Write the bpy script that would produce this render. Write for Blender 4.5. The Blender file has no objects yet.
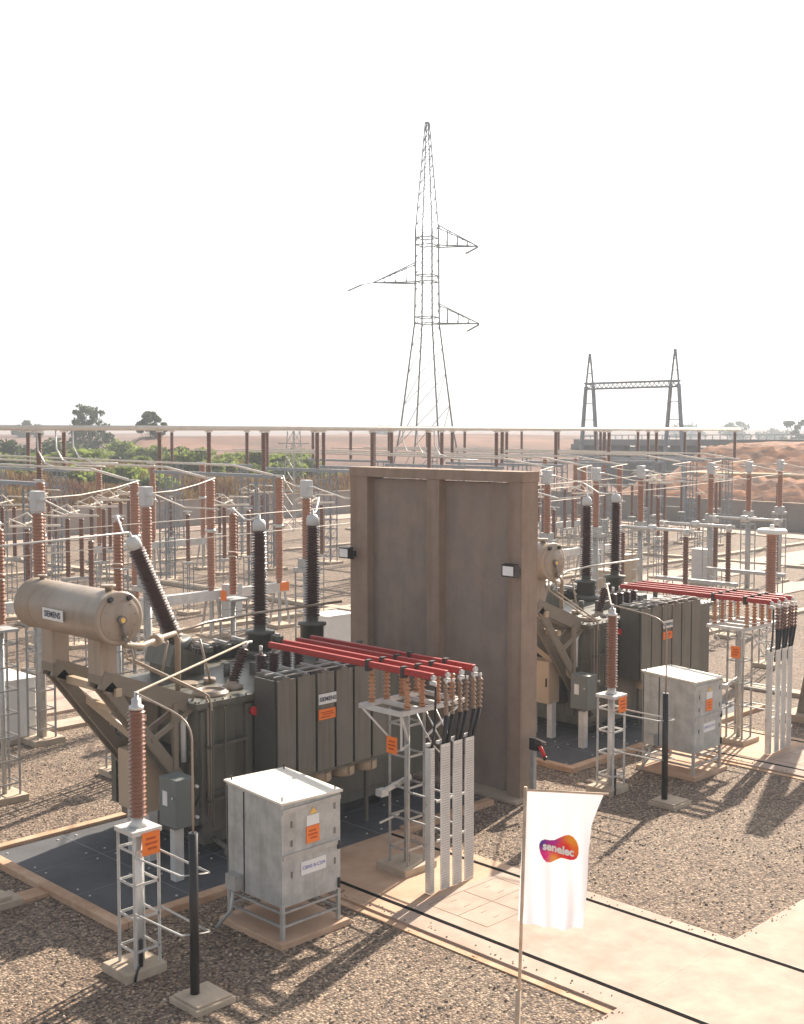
import bpy, math, random
import numpy as np
from mathutils import Vector, Matrix
random.seed(7)
R = math.radians
sc = bpy.context.scene
col = sc.collection

# ------------------------------------------------------------------ camera, light, exposure
cam_d = bpy.data.cameras.new('camera'); cam = bpy.data.objects.new('camera', cam_d); col.objects.link(cam)
cam_d.sensor_fit = 'HORIZONTAL'; cam_d.sensor_width = 36; cam_d.lens = 1205/804*36
cam_d.clip_start = 0.1; cam_d.clip_end = 6000
cam.location = (0, 0, 8)
PITCH = math.degrees(math.atan((512-431)/1205))
cam.rotation_euler = (R(90-PITCH), 0, R(44.77-90))
sc.camera = cam
SUN_AZ, SUN_EL = 15.0, 34.0          # azimuth counted from +x towards +y
w = bpy.data.worlds.new('World'); sc.world = w; w.use_nodes = True
nt = w.node_tree; nt.nodes.clear()
sky = nt.nodes.new('ShaderNodeTexSky'); sky.sky_type = 'NISHITA'; sky.sun_disc = False
sky.sun_elevation = R(SUN_EL); sky.sun_rotation = R(90-SUN_AZ)
sky.dust_density = 3.0; sky.air_density = 1.0; sky.ozone_density = 1.0
bg = nt.nodes.new('ShaderNodeBackground'); bg.inputs['Strength'].default_value = 0.084
wo = nt.nodes.new('ShaderNodeOutputWorld')
hs = nt.nodes.new('ShaderNodeHueSaturation'); hs.inputs['Saturation'].default_value = 0.35
nt.links.new(sky.outputs[0], hs.inputs['Color']); tcw = nt.nodes.new('ShaderNodeTexCoord'); sxw = nt.nodes.new('ShaderNodeSeparateXYZ'); nt.links.new(tcw.outputs['Generated'], sxw.inputs[0])
hr = nt.nodes.new('ShaderNodeValToRGB'); hr.color_ramp.interpolation = 'EASE'     # pale haze put into the sky colour, whitening it low over the horizon
hr.color_ramp.elements[0].position = 0.0; hr.color_ramp.elements[0].color = (1, 1, 1, 1); hr.color_ramp.elements[1].position = 0.30; hr.color_ramp.elements[1].color = (0, 0, 0, 1)
nt.links.new(sxw.outputs['Z'], hr.inputs['Fac'])
ma = nt.nodes.new('ShaderNodeMix'); ma.data_type = 'RGBA'; ma.blend_type = 'MULTIPLY'; ma.inputs[0].default_value = 1; ma.inputs[7].default_value = (2.3, 2.45, 2.7, 1)
nt.links.new(hr.outputs[0], ma.inputs[6])
ad_ = nt.nodes.new('ShaderNodeMix'); ad_.data_type = 'RGBA'; ad_.blend_type = 'ADD'; ad_.inputs[0].default_value = 1
nt.links.new(hs.outputs[0], ad_.inputs[6]); nt.links.new(ma.outputs[2], ad_.inputs[7]); nt.links.new(ad_.outputs[2], bg.inputs['Color']); nt.links.new(bg.outputs[0], wo.inputs['Surface'])
sl = bpy.data.lights.new('sun', 'SUN'); sl.energy = 5.0; sl.angle = R(0.6); sl.color = (1.0, 0.87, 0.72)
so = bpy.data.objects.new('sun', sl); col.objects.link(so)
sd = Vector((math.cos(R(SUN_EL))*math.cos(R(SUN_AZ)), math.cos(R(SUN_EL))*math.sin(R(SUN_AZ)), math.sin(R(SUN_EL))))
so.rotation_euler = sd.to_track_quat('Z', 'Y').to_euler(); so.location = (0, 0, 60)
sc.view_settings.view_transform = 'Standard'; sc.view_settings.look = 'None'
sc.view_settings.exposure = 1.18; sc.view_settings.gamma = 1.0
sc.render.engine = 'CYCLES'
sc.cycles.volume_bounces = 0; sc.cycles.max_bounces = 6; sc.cycles.volume_step_rate = 4

# ------------------------------------------------------------------ materials
def mat(name, c, rough=0.6, metal=0.0, var=0.12, scale=4.0, bump=0.0, bscale=40.0, c2=None, lo=0.35, hi=0.65, coat=0.0, trans=0.0, detail=6.0, coords='Object'):
    m = bpy.data.materials.new(name); m.use_nodes = True
    n = m.node_tree.nodes; l = m.node_tree.links; b = n['Principled BSDF']
    tc = n.new('ShaderNodeTexCoord')
    ns = n.new('ShaderNodeTexNoise'); ns.inputs['Scale'].default_value = scale; ns.inputs['Detail'].default_value = detail; ns.inputs['Roughness'].default_value = 0.65
    l.new(tc.outputs[coords], ns.inputs['Vector'])
    rp = n.new('ShaderNodeValToRGB'); rp.color_ramp.elements[0].position = lo; rp.color_ramp.elements[1].position = hi
    a = [x*(1-var) for x in c]; d = [min(1, x*(1+var)) for x in (c2 or c)]
    rp.color_ramp.elements[0].color = (*a, 1); rp.color_ramp.elements[1].color = (*d, 1)
    l.new(ns.outputs['Fac'], rp.inputs['Fac']); l.new(rp.outputs['Color'], b.inputs['Base Color'])
    b.inputs['Roughness'].default_value = rough; b.inputs['Metallic'].default_value = metal
    if coat: b.inputs['Coat Weight'].default_value = coat; b.inputs['Coat Roughness'].default_value = 0.15
    if bump:
        n2 = n.new('ShaderNodeTexNoise'); n2.inputs['Scale'].default_value = bscale; n2.inputs['Detail'].default_value = 4
        l.new(tc.outputs[coords], n2.inputs['Vector'])
        bp = n.new('ShaderNodeBump'); bp.inputs['Strength'].default_value = bump; bp.inputs['Distance'].default_value = 0.02
        l.new(n2.outputs['Fac'], bp.inputs['Height']); l.new(bp.outputs['Normal'], b.inputs['Normal'])
    if trans:
        tr = n.new('ShaderNodeBsdfTranslucent'); mx = n.new('ShaderNodeMixShader'); mx.inputs[0].default_value = trans
        l.new(rp.outputs['Color'], tr.inputs['Color'])
        l.new(b.outputs[0], mx.inputs[1]); l.new(tr.outputs[0], mx.inputs[2]); l.new(mx.outputs[0], n['Material Output'].inputs['Surface'])
    return m

def gravel_mat(name, stones, size, patch):
    m = bpy.data.materials.new(name); m.use_nodes = True
    n = m.node_tree.nodes; l = m.node_tree.links; b = n['Principled BSDF']
    tc = n.new('ShaderNodeTexCoord')
    wn = n.new('ShaderNodeTexNoise'); wn.inputs['Scale'].default_value = 9; wn.inputs['Detail'].default_value = 3
    l.new(tc.outputs['Object'], wn.inputs['Vector'])
    mixv = n.new('ShaderNodeMix'); mixv.data_type = 'VECTOR'; mixv.inputs[0].default_value = 0.02
    l.new(tc.outputs['Object'], mixv.inputs[4]); l.new(wn.outputs['Color'], mixv.inputs[5])
    vo = n.new('ShaderNodeTexVoronoi'); vo.inputs['Scale'].default_value = 1/size
    l.new(mixv.outputs[1], vo.inputs['Vector'])
    sp = n.new('ShaderNodeSeparateColor'); l.new(vo.outputs['Color'], sp.inputs[0])
    rp = n.new('ShaderNodeValToRGB'); rp.color_ramp.interpolation = 'LINEAR'
    els = rp.color_ramp.elements
    while len(els) < len(stones): els.new(0.5)
    for i, c in enumerate(stones): els[i].position = i/(len(stones)-1); els[i].color = (*c, 1)
    l.new(sp.outputs[0], rp.inputs['Fac'])
    # darker cracks between the stones
    dr = n.new('ShaderNodeValToRGB'); dr.color_ramp.elements[0].position = 0.35; dr.color_ramp.elements[1].position = 0.85
    dr.color_ramp.elements[0].color = (1, 1, 1, 1); dr.color_ramp.elements[1].color = (0.42, 0.38, 0.35, 1)
    l.new(vo.outputs['Distance'], dr.inputs['Fac'])
    mu = n.new('ShaderNodeMix'); mu.data_type = 'RGBA'; mu.blend_type = 'MULTIPLY'; mu.inputs[0].default_value = 1
    l.new(rp.outputs['Color'], mu.inputs[6]); l.new(dr.outputs['Color'], mu.inputs[7])
    pn = n.new('ShaderNodeTexNoise'); pn.inputs['Scale'].default_value = 0.45; pn.inputs['Detail'].default_value = 8; pn.inputs['Roughness'].default_value = 0.7
    l.new(tc.outputs['Object'], pn.inputs['Vector'])
    pr = n.new('ShaderNodeValToRGB'); pr.color_ramp.elements[0].position = 0.36; pr.color_ramp.elements[1].position = 0.62
    pr.color_ramp.elements[0].color = (*patch, 1); pr.color_ramp.elements[1].color = (1, 1, 1, 1)
    l.new(pn.outputs['Fac'], pr.inputs['Fac'])
    m2 = n.new('ShaderNodeMix'); m2.data_type = 'RGBA'; m2.blend_type = 'MULTIPLY'; m2.inputs[0].default_value = 1
    l.new(mu.outputs[2], m2.inputs[6]); l.new(pr.outputs['Color'], m2.inputs[7])
    l.new(m2.outputs[2], b.inputs['Base Color']); b.inputs['Roughness'].default_value = 0.9
    inv = n.new('ShaderNodeMath'); inv.operation = 'SUBTRACT'; inv.inputs[0].default_value = 1; l.new(vo.outputs['Distance'], inv.inputs[1])
    ad = n.new('ShaderNodeMath'); ad.operation = 'MULTIPLY_ADD'; ad.inputs[1].default_value = 0.8
    l.new(sp.outputs[1], ad.inputs[0]); l.new(inv.outputs[0], ad.inputs[2])
    bp = n.new('ShaderNodeBump'); bp.inputs['Strength'].default_value = 0.75; bp.inputs['Distance'].default_value = size*0.7
    l.new(ad.outputs[0], bp.inputs['Height']); l.new(bp.outputs['Normal'], b.inputs['Normal'])
    return m

M = {}
M['gravel'] = gravel_mat('gravel', [(0.045,0.033,0.026),(0.155,0.110,0.078),(0.29,0.208,0.145),(0.185,0.145,0.113),(0.48,0.37,0.265),(0.090,0.076,0.067)], 0.043, (0.80, 0.74, 0.72))
M['stone'] = mat('loose_stone', (0.26,0.20,0.15), 0.9, var=0.3, scale=3.0, c2=(0.40,0.32,0.24), lo=.4, hi=.6)
M['soil'] = mat('soil', (0.10,0.06,0.035), 0.95, var=0.2, scale=0.05, c2=(0.09,0.075,0.035), bump=0.4, bscale=1.5)
M['cream'] = mat('cream_concrete', (0.37,0.275,0.220), 0.88, var=0.09, scale=1.6, c2=(0.41,0.31,0.25), bump=0.15, bscale=30)
M['peach'] = mat('peach_concrete', (0.46,0.29,0.19), 0.85, var=0.08, scale=1.2, c2=(0.50,0.34,0.235), bump=0.15, bscale=30)
M['kerb'] = mat('kerb_concrete', (0.46,0.27,0.155), 0.85, var=0.12, scale=2.0, c2=(0.50,0.34,0.23), bump=0.3, bscale=25)
M['block'] = mat('foundation_concrete', (0.44,0.355,0.27), 0.9, var=0.12, scale=3.0, bump=0.3, bscale=25)
M['groove'] = mat('rail_groove', (0.006,0.006,0.006), 1.0)
M['groove'].node_tree.nodes['Principled BSDF'].inputs['Specular IOR Level'].default_value = 0.05
M['joint'] = mat('slab_joint', (0.30,0.225,0.17), 0.9)
M['pad'] = mat('pad_sheet', (0.080,0.083,0.092), 0.85, var=0.22, scale=0.7, bump=0.15, bscale=12)
M['pad_joint'] = mat('pad_joint', (0.16,0.17,0.18), 0.7)
M['pin'] = mat('pad_pin', (0.5,0.5,0.48), 0.5)
M['wall'] = mat('firewall_concrete', (0.255,0.208,0.178), 0.92, var=0.05, scale=1.3, c2=(0.30,0.232,0.185), bump=0.35, bscale=14, lo=0.40, hi=0.68, detail=12)
def streaks(m, tint, sc_=(2.2,2.2,.16), lo=.50, hi=.66, amt=.8):
    n = m.node_tree.nodes; l = m.node_tree.links; b = n['Principled BSDF']; src = b.inputs['Base Color'].links[0].from_socket
    tc = n.new('ShaderNodeTexCoord'); mp = n.new('ShaderNodeMapping'); mp.inputs['Scale'].default_value = sc_
    ns = n.new('ShaderNodeTexNoise'); ns.inputs['Scale'].default_value = 1.6; ns.inputs['Detail'].default_value = 9
    l.new(tc.outputs['Object'], mp.inputs['Vector']); l.new(mp.outputs[0], ns.inputs['Vector'])
    rp = n.new('ShaderNodeValToRGB'); rp.color_ramp.elements[0].position = lo; rp.color_ramp.elements[1].position = hi
    rp.color_ramp.elements[0].color = (1,1,1,1); rp.color_ramp.elements[1].color = (*tint,1); l.new(ns.outputs['Fac'], rp.inputs['Fac'])
    mx = n.new('ShaderNodeMix'); mx.data_type = 'RGBA'; mx.blend_type = 'MULTIPLY'; mx.inputs[0].default_value = amt
    l.new(src, mx.inputs[6]); l.new(rp.outputs[0], mx.inputs[7]); l.new(mx.outputs[2], b.inputs['Base Color'])
streaks(M['wall'], (.80,.76,.72), (1.4,1.4,.35), amt=.5)
M['wall_rim'] = mat('firewall_rim_concrete', (0.29,0.215,0.165), 0.92, var=0.10, scale=2.0, bump=0.25, bscale=18, detail=9)
M['perim'] = mat('perimeter_render', (0.30,0.26,0.23), 0.95, var=0.1, scale=0.4)
streaks(M['wall_rim'], (.82,.76,.70))
M['galv'] = mat('galvanised_steel', (0.42,0.42,0.41), 0.48, metal=0.35, var=0.14, scale=5.0)
M['galv_pale'] = mat('pale_galvanised_steel', (0.60,0.60,0.585), 0.42, metal=0.25, var=0.12, scale=3.0)
M['galv_dark'] = mat('weathered_steel', (0.20,0.18,0.16), 0.6, metal=0.3, var=0.2, scale=8.0)
M['lattice_far'] = mat('painted_grey_steel', (0.28,0.30,0.33), 0.6, metal=0.2, var=0.1, scale=3.0)
M['pylon_steel'] = mat('dull_pylon_steel', (0.17,0.18,0.19), 0.7, metal=0.0, var=0.1, scale=3.0)
M['box_steel'] = mat('mottled_zinc_sheet', (0.40,0.41,0.40), 0.5, metal=0.15, var=0.12, scale=3.5, c2=(0.45,0.455,0.44), detail=11)
M['box_roof'] = mat('sunlit_roof_sheet', (0.72,0.68,0.60), 0.6, var=0.05, scale=3.0)  # brightness of the sunlit kiosk top put into the roof colour
M['tpaint'] = mat('olive_grey_paint', (0.118,0.114,0.094), 0.45, var=0.12, scale=1.5, coat=0.12, detail=8)
M['tpaint_dark'] = mat('dark_olive_paint', (0.075,0.073,0.065), 0.5, var=0.14, scale=1.5, detail=8)
M['radiator'] = mat('radiator_paint', (0.158,0.150,0.126), 0.5, var=0.08, scale=1.2)
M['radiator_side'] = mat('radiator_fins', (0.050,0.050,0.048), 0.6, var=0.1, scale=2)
M['conserv'] = mat('taupe_paint', (0.33,0.265,0.205), 0.42, var=0.06, scale=1.2, coat=0.15)
M['bracket'] = mat('bracket_paint', (0.21,0.175,0.135), 0.45, var=0.08, scale=1.5)
M['black'] = mat('black_rubber', (0.012,0.012,0.013), 0.45)
M['dark_gap'] = mat('dark_steel', (0.03,0.03,0.03), 0.7)
M['hvporc'] = mat('dark_brown_porcelain', (0.058,0.026,0.021), 0.4, var=0.15, scale=3, coat=0.1)
M['porc'] = mat('brown_porcelain', (0.25,0.110,0.062), 0.28, var=0.12, scale=3, coat=0.35)
M['porc_far'] = mat('red_brown_porcelain', (0.33,0.150,0.085), 0.35, var=0.10, scale=2, coat=0.2)
M['porc_dark'] = mat('umber_porcelain', (0.15,0.068,0.042), 0.35, var=0.10, scale=2, coat=0.2)
M['cream_ins'] = mat('tan_resin', (0.42,0.20,0.09), 0.35, var=0.1, scale=3, coat=0.2)
M['term'] = mat('grey_brown_silicone', (0.36,0.25,0.17), 0.3, var=0.1, scale=3, trans=0.25)
M['red'] = mat('red_insulation', (0.33,0.028,0.026), 0.5, var=0.06, scale=2)
M['alu'] = mat('aluminium', (0.62,0.61,0.59), 0.38, metal=0.45, var=0.08, scale=4)
M['bus'] = mat('bus_tube_aluminium', (0.72,0.66,0.58), 0.6, metal=0.0, var=0.08, scale=2)
M['white'] = mat('white_paint', (0.76,0.76,0.74), 0.5, var=0.04, scale=2)
M['head'] = mat('pale_grey_paint', (0.52,0.53,0.53), 0.5, var=0.05, scale=2)
M['orange'] = mat('orange_plate', (0.86,0.20,0.02), 0.5, var=0.05, scale=5)
M['orange_ink'] = mat('dark_orange_ink', (0.48,0.08,0.01), 0.6)
M['yellow'] = mat('yellow_sticker', (0.80,0.50,0.12), 0.5)
M['ink'] = mat('dark_blue_ink', (0.06,0.07,0.12), 0.6)
M['ink_blue'] = mat('faded_blue_ink', (0.10,0.12,0.45), 0.6)
M['beige'] = mat('beige_paint', (0.47,0.36,0.25), 0.5, var=0.05, scale=2)
M['grey_cab'] = mat('slate_grey_paint', (0.15,0.17,0.165), 0.45, var=0.06, scale=2)
M['redlamp'] = mat('red_plastic', (0.55,0.02,0.02), 0.3)
M['lampglass'] = mat('sky_white_lamp_glass', (0.85,0.86,0.86), 0.3, var=0.03)  # near white stands in for the sky reflected in the glass
M['wood'] = mat('dry_bamboo', (0.50,0.38,0.27), 0.7, var=0.15, scale=8)
M['flag'] = mat('white_cloth', (0.80,0.80,0.84), 0.85, var=0.015, scale=3, trans=0.25)
M['leaf'] = mat('leaf_green', (0.10,0.14,0.030), 0.7, var=0.40, scale=0.30, c2=(0.22,0.27,0.06), trans=0.5)
M['leaf_dark'] = mat('dark_leaf_green', (0.045,0.070,0.028), 0.7, var=0.3, scale=0.3, c2=(0.08,0.10,0.04), trans=0.3)
M['scrub'] = mat('scrub_soil', (0.10,0.055,0.03), 0.95, var=0.25, scale=0.15, c2=(0.11,0.12,0.04), detail=10)
M['dry'] = mat('dry_grass', (0.19,0.075,0.045), 0.9, var=0.3, scale=0.2, c2=(0.24,0.17,0.06), trans=0.25)
streaks(M['tpaint'], (.72,.68,.60), (3,3,.3)); streaks(M['radiator'], (.80,.74,.64), (6,6,.35)); streaks(M['box_steel'], (.80,.78,.74), (4,4,.3)); streaks(M['conserv'], (.85,.80,.74), (3,3,.5))
M['bark'] = mat('bark', (0.13,0.10,0.075), 0.9)
M['earth'] = mat('orange_earth', (0.13,0.043,0.017), 0.95, var=0.35, scale=0.5, c2=(0.30,0.125,0.05), bump=0.8, bscale=1.2, detail=10)
M['earth_pale'] = mat('pale_earth', (0.56,0.40,0.25), 0.95, var=0.1, scale=0.5)
M['ridge'] = mat('dull_red_earth', (0.095,0.034,0.022), 0.95, var=0.3, scale=0.06, c2=(0.16,0.075,0.047), bump=0.6, bscale=0.4, detail=10)
M['bridge'] = mat('bridge_concrete', (0.24,0.235,0.23), 0.9, var=0.1, scale=0.3)
M['hedge'] = mat('far_hedge', (0.06,0.075,0.045), 0.9, var=0.3, scale=0.2, trans=0.2)

streaks(M['earth'], (.45,.36,.30), (.25,.25,1.2), .42, .60, .9); streaks(M['ridge'], (.6,.55,.5), (.05,.05,.3), .42, .60, .9)
# ------------------------------------------------------------------ mesh builder
def V(*a): return Vector(a)
class MB:
    def __init__(s): s.v = []; s.f = []; s.sm = []; s.mi = []; s.mats = []
    def m(s, name):
        if name not in s.mats: s.mats.append(name)
        s.cur = s.mats.index(name); return s
    def face(s, idx, smooth=False):
        s.f.append(idx); s.sm.append(smooth); s.mi.append(getattr(s, 'cur', 0))
    def hexa(s, p):
        b = len(s.v); s.v += [tuple(q) for q in p]
        for q in ((0,3,2,1),(4,5,6,7),(0,1,5,4),(1,2,6,5),(2,3,7,6),(3,0,4,7)): s.face([b+i for i in q])
        return s
    def box(s, x0, x1, y0, y1, z0, z1):
        return s.hexa([(x0,y0,z0),(x1,y0,z0),(x1,y1,z0),(x0,y1,z0),(x0,y0,z1),(x1,y0,z1),(x1,y1,z1),(x0,y1,z1)])
    def cbox(s, x, y, z0, z1, wx, wy): return s.box(x-wx/2, x+wx/2, y-wy/2, y+wy/2, z0, z1)
    def frame(s, p0, p1, up=None):
        d = (p1-p0).normalized(); up = up or V(0,0,1)
        if abs(d.dot(up)) > 0.98: up = V(1,0,0)
        a = d.cross(up).normalized(); b = a.cross(d).normalized(); return d, a, b
    def bar(s, p0, p1, wd, ht=None, up=None):
        p0 = Vector(p0); p1 = Vector(p1); ht = ht or wd
        d, a, b = s.frame(p0, p1, up); a = a*wd/2; b = b*ht/2
        return s.hexa([p0-a-b, p0+a-b, p0+a+b, p0-a+b, p1-a-b, p1+a-b, p1+a+b, p1-a+b])
    def lathe(s, prof, p0, p1=None, seg=16, smooth=True, caps=True):
        p0 = Vector(p0); p1 = Vector(p1) if p1 is not None else p0+V(0,0,1)
        d, a, b = s.frame(p0, p1); base = len(s.v); cs = [(math.cos(2*math.pi*i/seg), math.sin(2*math.pi*i/seg)) for i in range(seg)]
        for r, t in prof:
            c = p0+d*t
            for x, y in cs: s.v.append(tuple(c+a*(r*x)+b*(r*y)))
        for j in range(len(prof)-1):
            for i in range(seg):
                k = (i+1) % seg; q = base+j*seg
                s.face([q+i, q+k, q+seg+k, q+seg+i], smooth)
        if caps:
            s.face([base+i for i in range(seg)][::-1]); s.face([base+(len(prof)-1)*seg+i for i in range(seg)])
        return s
    def cyl(s, p0, p1, r, seg=12, r2=None):
        p0 = Vector(p0); p1 = Vector(p1); L = (p1-p0).length
        return s.lathe([(r,0),(r if r2 is None else r2, L)], p0, p1, seg)
    def tube(s, pts, r, seg=8):
        pts = [Vector(p) for p in pts]; base = len(s.v); n = len(pts); prev = None
        for i, p in enumerate(pts):
            d = (pts[min(i+1,n-1)]-pts[max(i-1,0)]).normalized()
            if prev is None:
                u = V(0,0,1) if abs(d.z) < 0.95 else V(1,0,0); a = d.cross(u).normalized()
            else:
                a = (prev-d*prev.dot(d)).normalized()
            prev = a; b = d.cross(a)
            for k in range(seg):
                t = 2*math.pi*k/seg; s.v.append(tuple(p+a*(r*math.cos(t))+b*(r*math.sin(t))))
        for j in range(n-1):
            for i in range(seg):
                k = (i+1) % seg; q = base+j*seg; s.face([q+i, q+k, q+seg+k, q+seg+i], True)
        s.face([base+i for i in range(seg)][::-1]); s.face([base+(n-1)*seg+i for i in range(seg)])
        return s
    def prism(s, pts, z0, z1):
        b = len(s.v); n = len(pts)
        s.v += [(x, y, z0) for x, y in pts]+[(x, y, z1) for x, y in pts]
        s.face([b+i for i in range(n)][::-1]); s.face([b+n+i for i in range(n)])
        for i in range(n): k = (i+1) % n; s.face([b+i, b+k, b+n+k, b+n+i])
        return s
    def sheds(s, p0, p1, core, rad, n, seg=18, taper=0.0, endcap=0.0):
        p0 = Vector(p0); p1 = Vector(p1); L = (p1-p0).length; h = L/n; prof = []
        for i in range(n):
            k = 1-taper*(i/n); t = i*h; rr = rad*(1.0 if i % 2 == 0 else 0.93)
            prof += [(core*k, t+h*0.12), (rr*k, t+h*0.30), (rr*k*0.985, t+h*0.42), (core*k*1.06, t+h*0.85)]
        return s.lathe(prof, p0, p1, seg, True)
    def pieces(s):
        n = len(s.v); par = list(range(n))
        def find(i):
            while par[i] != i: par[i] = par[par[i]]; i = par[i]
            return i
        for f in s.f:
            a = find(f[0])
            for i in f[1:]: par[find(i)] = a
        roots = [find(i) for i in range(n)]; ids = {r: k for k, r in enumerate(sorted(set(roots)))}
        isl = np.array([ids[r] for r in roots]); k = len(ids)
        if k < 2 or k > 800: return None
        P = np.array(s.v, dtype=float); lo = np.full((k,3), 1e9); hi = np.full((k,3), -1e9)
        np.minimum.at(lo, isl, P); np.maximum.at(hi, isl, P); size = (hi-lo).max(axis=1)
        gap = np.maximum(0, np.maximum(lo[:,None]-hi[None], lo[None]-hi[:,None]))
        near = np.sqrt((gap**2).sum(axis=2)) <= np.maximum(0.02, 0.5*np.maximum(size[:,None], size[None]))
        lab = np.full(k, -1); c = 0
        for i in range(k):
            if lab[i] >= 0: continue
            st = [i]; lab[i] = c
            while st:
                q = st.pop()
                for j in np.nonzero(near[q])[0]:
                    if lab[j] < 0: lab[j] = c; st.append(j)
            c += 1
        return (c, lab[isl]) if c > 1 else None
    def build(s, name, mats=None, parent=None, origin=None, bevel=0):
        pc = s.pieces() if parent is not None and name not in ('lettering','crown','foliage','stem','logo','slots') and len(s.v) < 20000 else None
        if pc is None: return s.build1(name, mats, parent, origin, bevel)
        out = None
        for c in range(pc[0]):
            q = MB(); q.mats = s.mats; mp = {}
            for i, g_ in enumerate(pc[1]):
                if g_ == c: mp[i] = len(q.v); q.v.append(s.v[i])
            for f, sm, mi in zip(s.f, s.sm, s.mi):
                if f[0] in mp: q.f.append([mp[i] for i in f]); q.sm.append(sm); q.mi.append(mi)
            o = q.build1(name, mats, parent, origin, bevel); out = out or o
        return out
    def build1(s, name, mats=None, parent=None, origin=None, bevel=0):
        if mats is None: mats = s.mats
        elif isinstance(mats, str): mats = [mats]
        o_ = Vector(origin) if origin is not None else (Vector(parent['_o']) if parent is not None and '_o' in parent else V(0,0,0))
        me = bpy.data.meshes.new(name); me.from_pydata([(x-o_.x, y-o_.y, z-o_.z) for x, y, z in s.v], [], s.f)
        for k in mats: me.materials.append(M[k])
        me.polygons.foreach_set('use_smooth', s.sm)
        if len(mats) > 1: me.polygons.foreach_set('material_index', s.mi)
        me.update()
        ob = bpy.data.objects.new(name, me); col.objects.link(ob)
        if parent is not None: ob.parent = parent; ob['_o'] = tuple(o_)
        else: ob.location = o_; ob['_o'] = tuple(o_)
        if bevel:
            b = ob.modifiers.new('bevel', 'BEVEL'); b.width = bevel; b.segments = 2; b.limit_method = 'ANGLE'
        return ob

def tag(o, label=None, cat=None, group=None, kind=None):
    if label: o['label'] = label
    if cat: o['category'] = cat
    if group: o['group'] = group
    if kind: o['kind'] = kind
    return o
def empty(name, loc, label, cat, group=None):
    o = bpy.data.objects.new(name, None); col.objects.link(o); o.location = loc; o['_o'] = tuple(loc)
    o.empty_display_size = 0.3
    return tag(o, label, cat, group)
def kids(o): return [c for c in bpy.data.objects if c.parent == o]
def copy_tree(o, loc=None, label=None, parent=None):
    c = o.copy(); col.objects.link(c); c.parent = parent
    if loc is not None: c.location = loc
    if label: c['label'] = label
    for ch in kids(o): copy_tree(ch, parent=c)
    return c
def text(name, s, size, origin, xdir, ydir, matk, parent, stretch=1.0, lift=0.006, fn=None, align='CENTER', bold=0.0):
    cu = bpy.data.curves.new(name, 'FONT'); cu.body = s; cu.size = size; cu.align_x = align; cu.align_y = 'CENTER'; cu.offset = bold; cu.resolution_u = 3
    t = bpy.data.objects.new(name, cu); col.objects.link(t); bpy.context.view_layer.update()
    me0 = bpy.data.meshes.new_from_object(t); bpy.data.objects.remove(t)
    xd = Vector(xdir).normalized(); yd = Vector(ydir).normalized(); nd = xd.cross(yd); o_ = Vector(origin)
    b = MB()
    for v in me0.vertices:
        if fn: b.v.append(tuple(fn(v.co.x*stretch, v.co.y)))
        else: b.v.append(tuple(o_+xd*(v.co.x*stretch)+yd*v.co.y+nd*lift))
    for p in me0.polygons: b.face(list(p.vertices))
    bpy.data.meshes.remove(me0)
    return b.build(name, matk, parent)
def ordn(i): return ['first','second','third','fourth','fifth','sixth','seventh','eighth','ninth','tenth','eleventh','twelfth','thirteenth','fourteenth','fifteenth','sixteenth','seventeenth','eighteenth','nineteenth','twentieth','twenty first','twenty second','twenty third','twenty fourth','twenty fifth','twenty sixth','twenty seventh','twenty eighth','twenty ninth','thirtieth'][i]
def struct(name, b, mats=None): return tag(b.build(name, mats), kind='structure')

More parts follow.
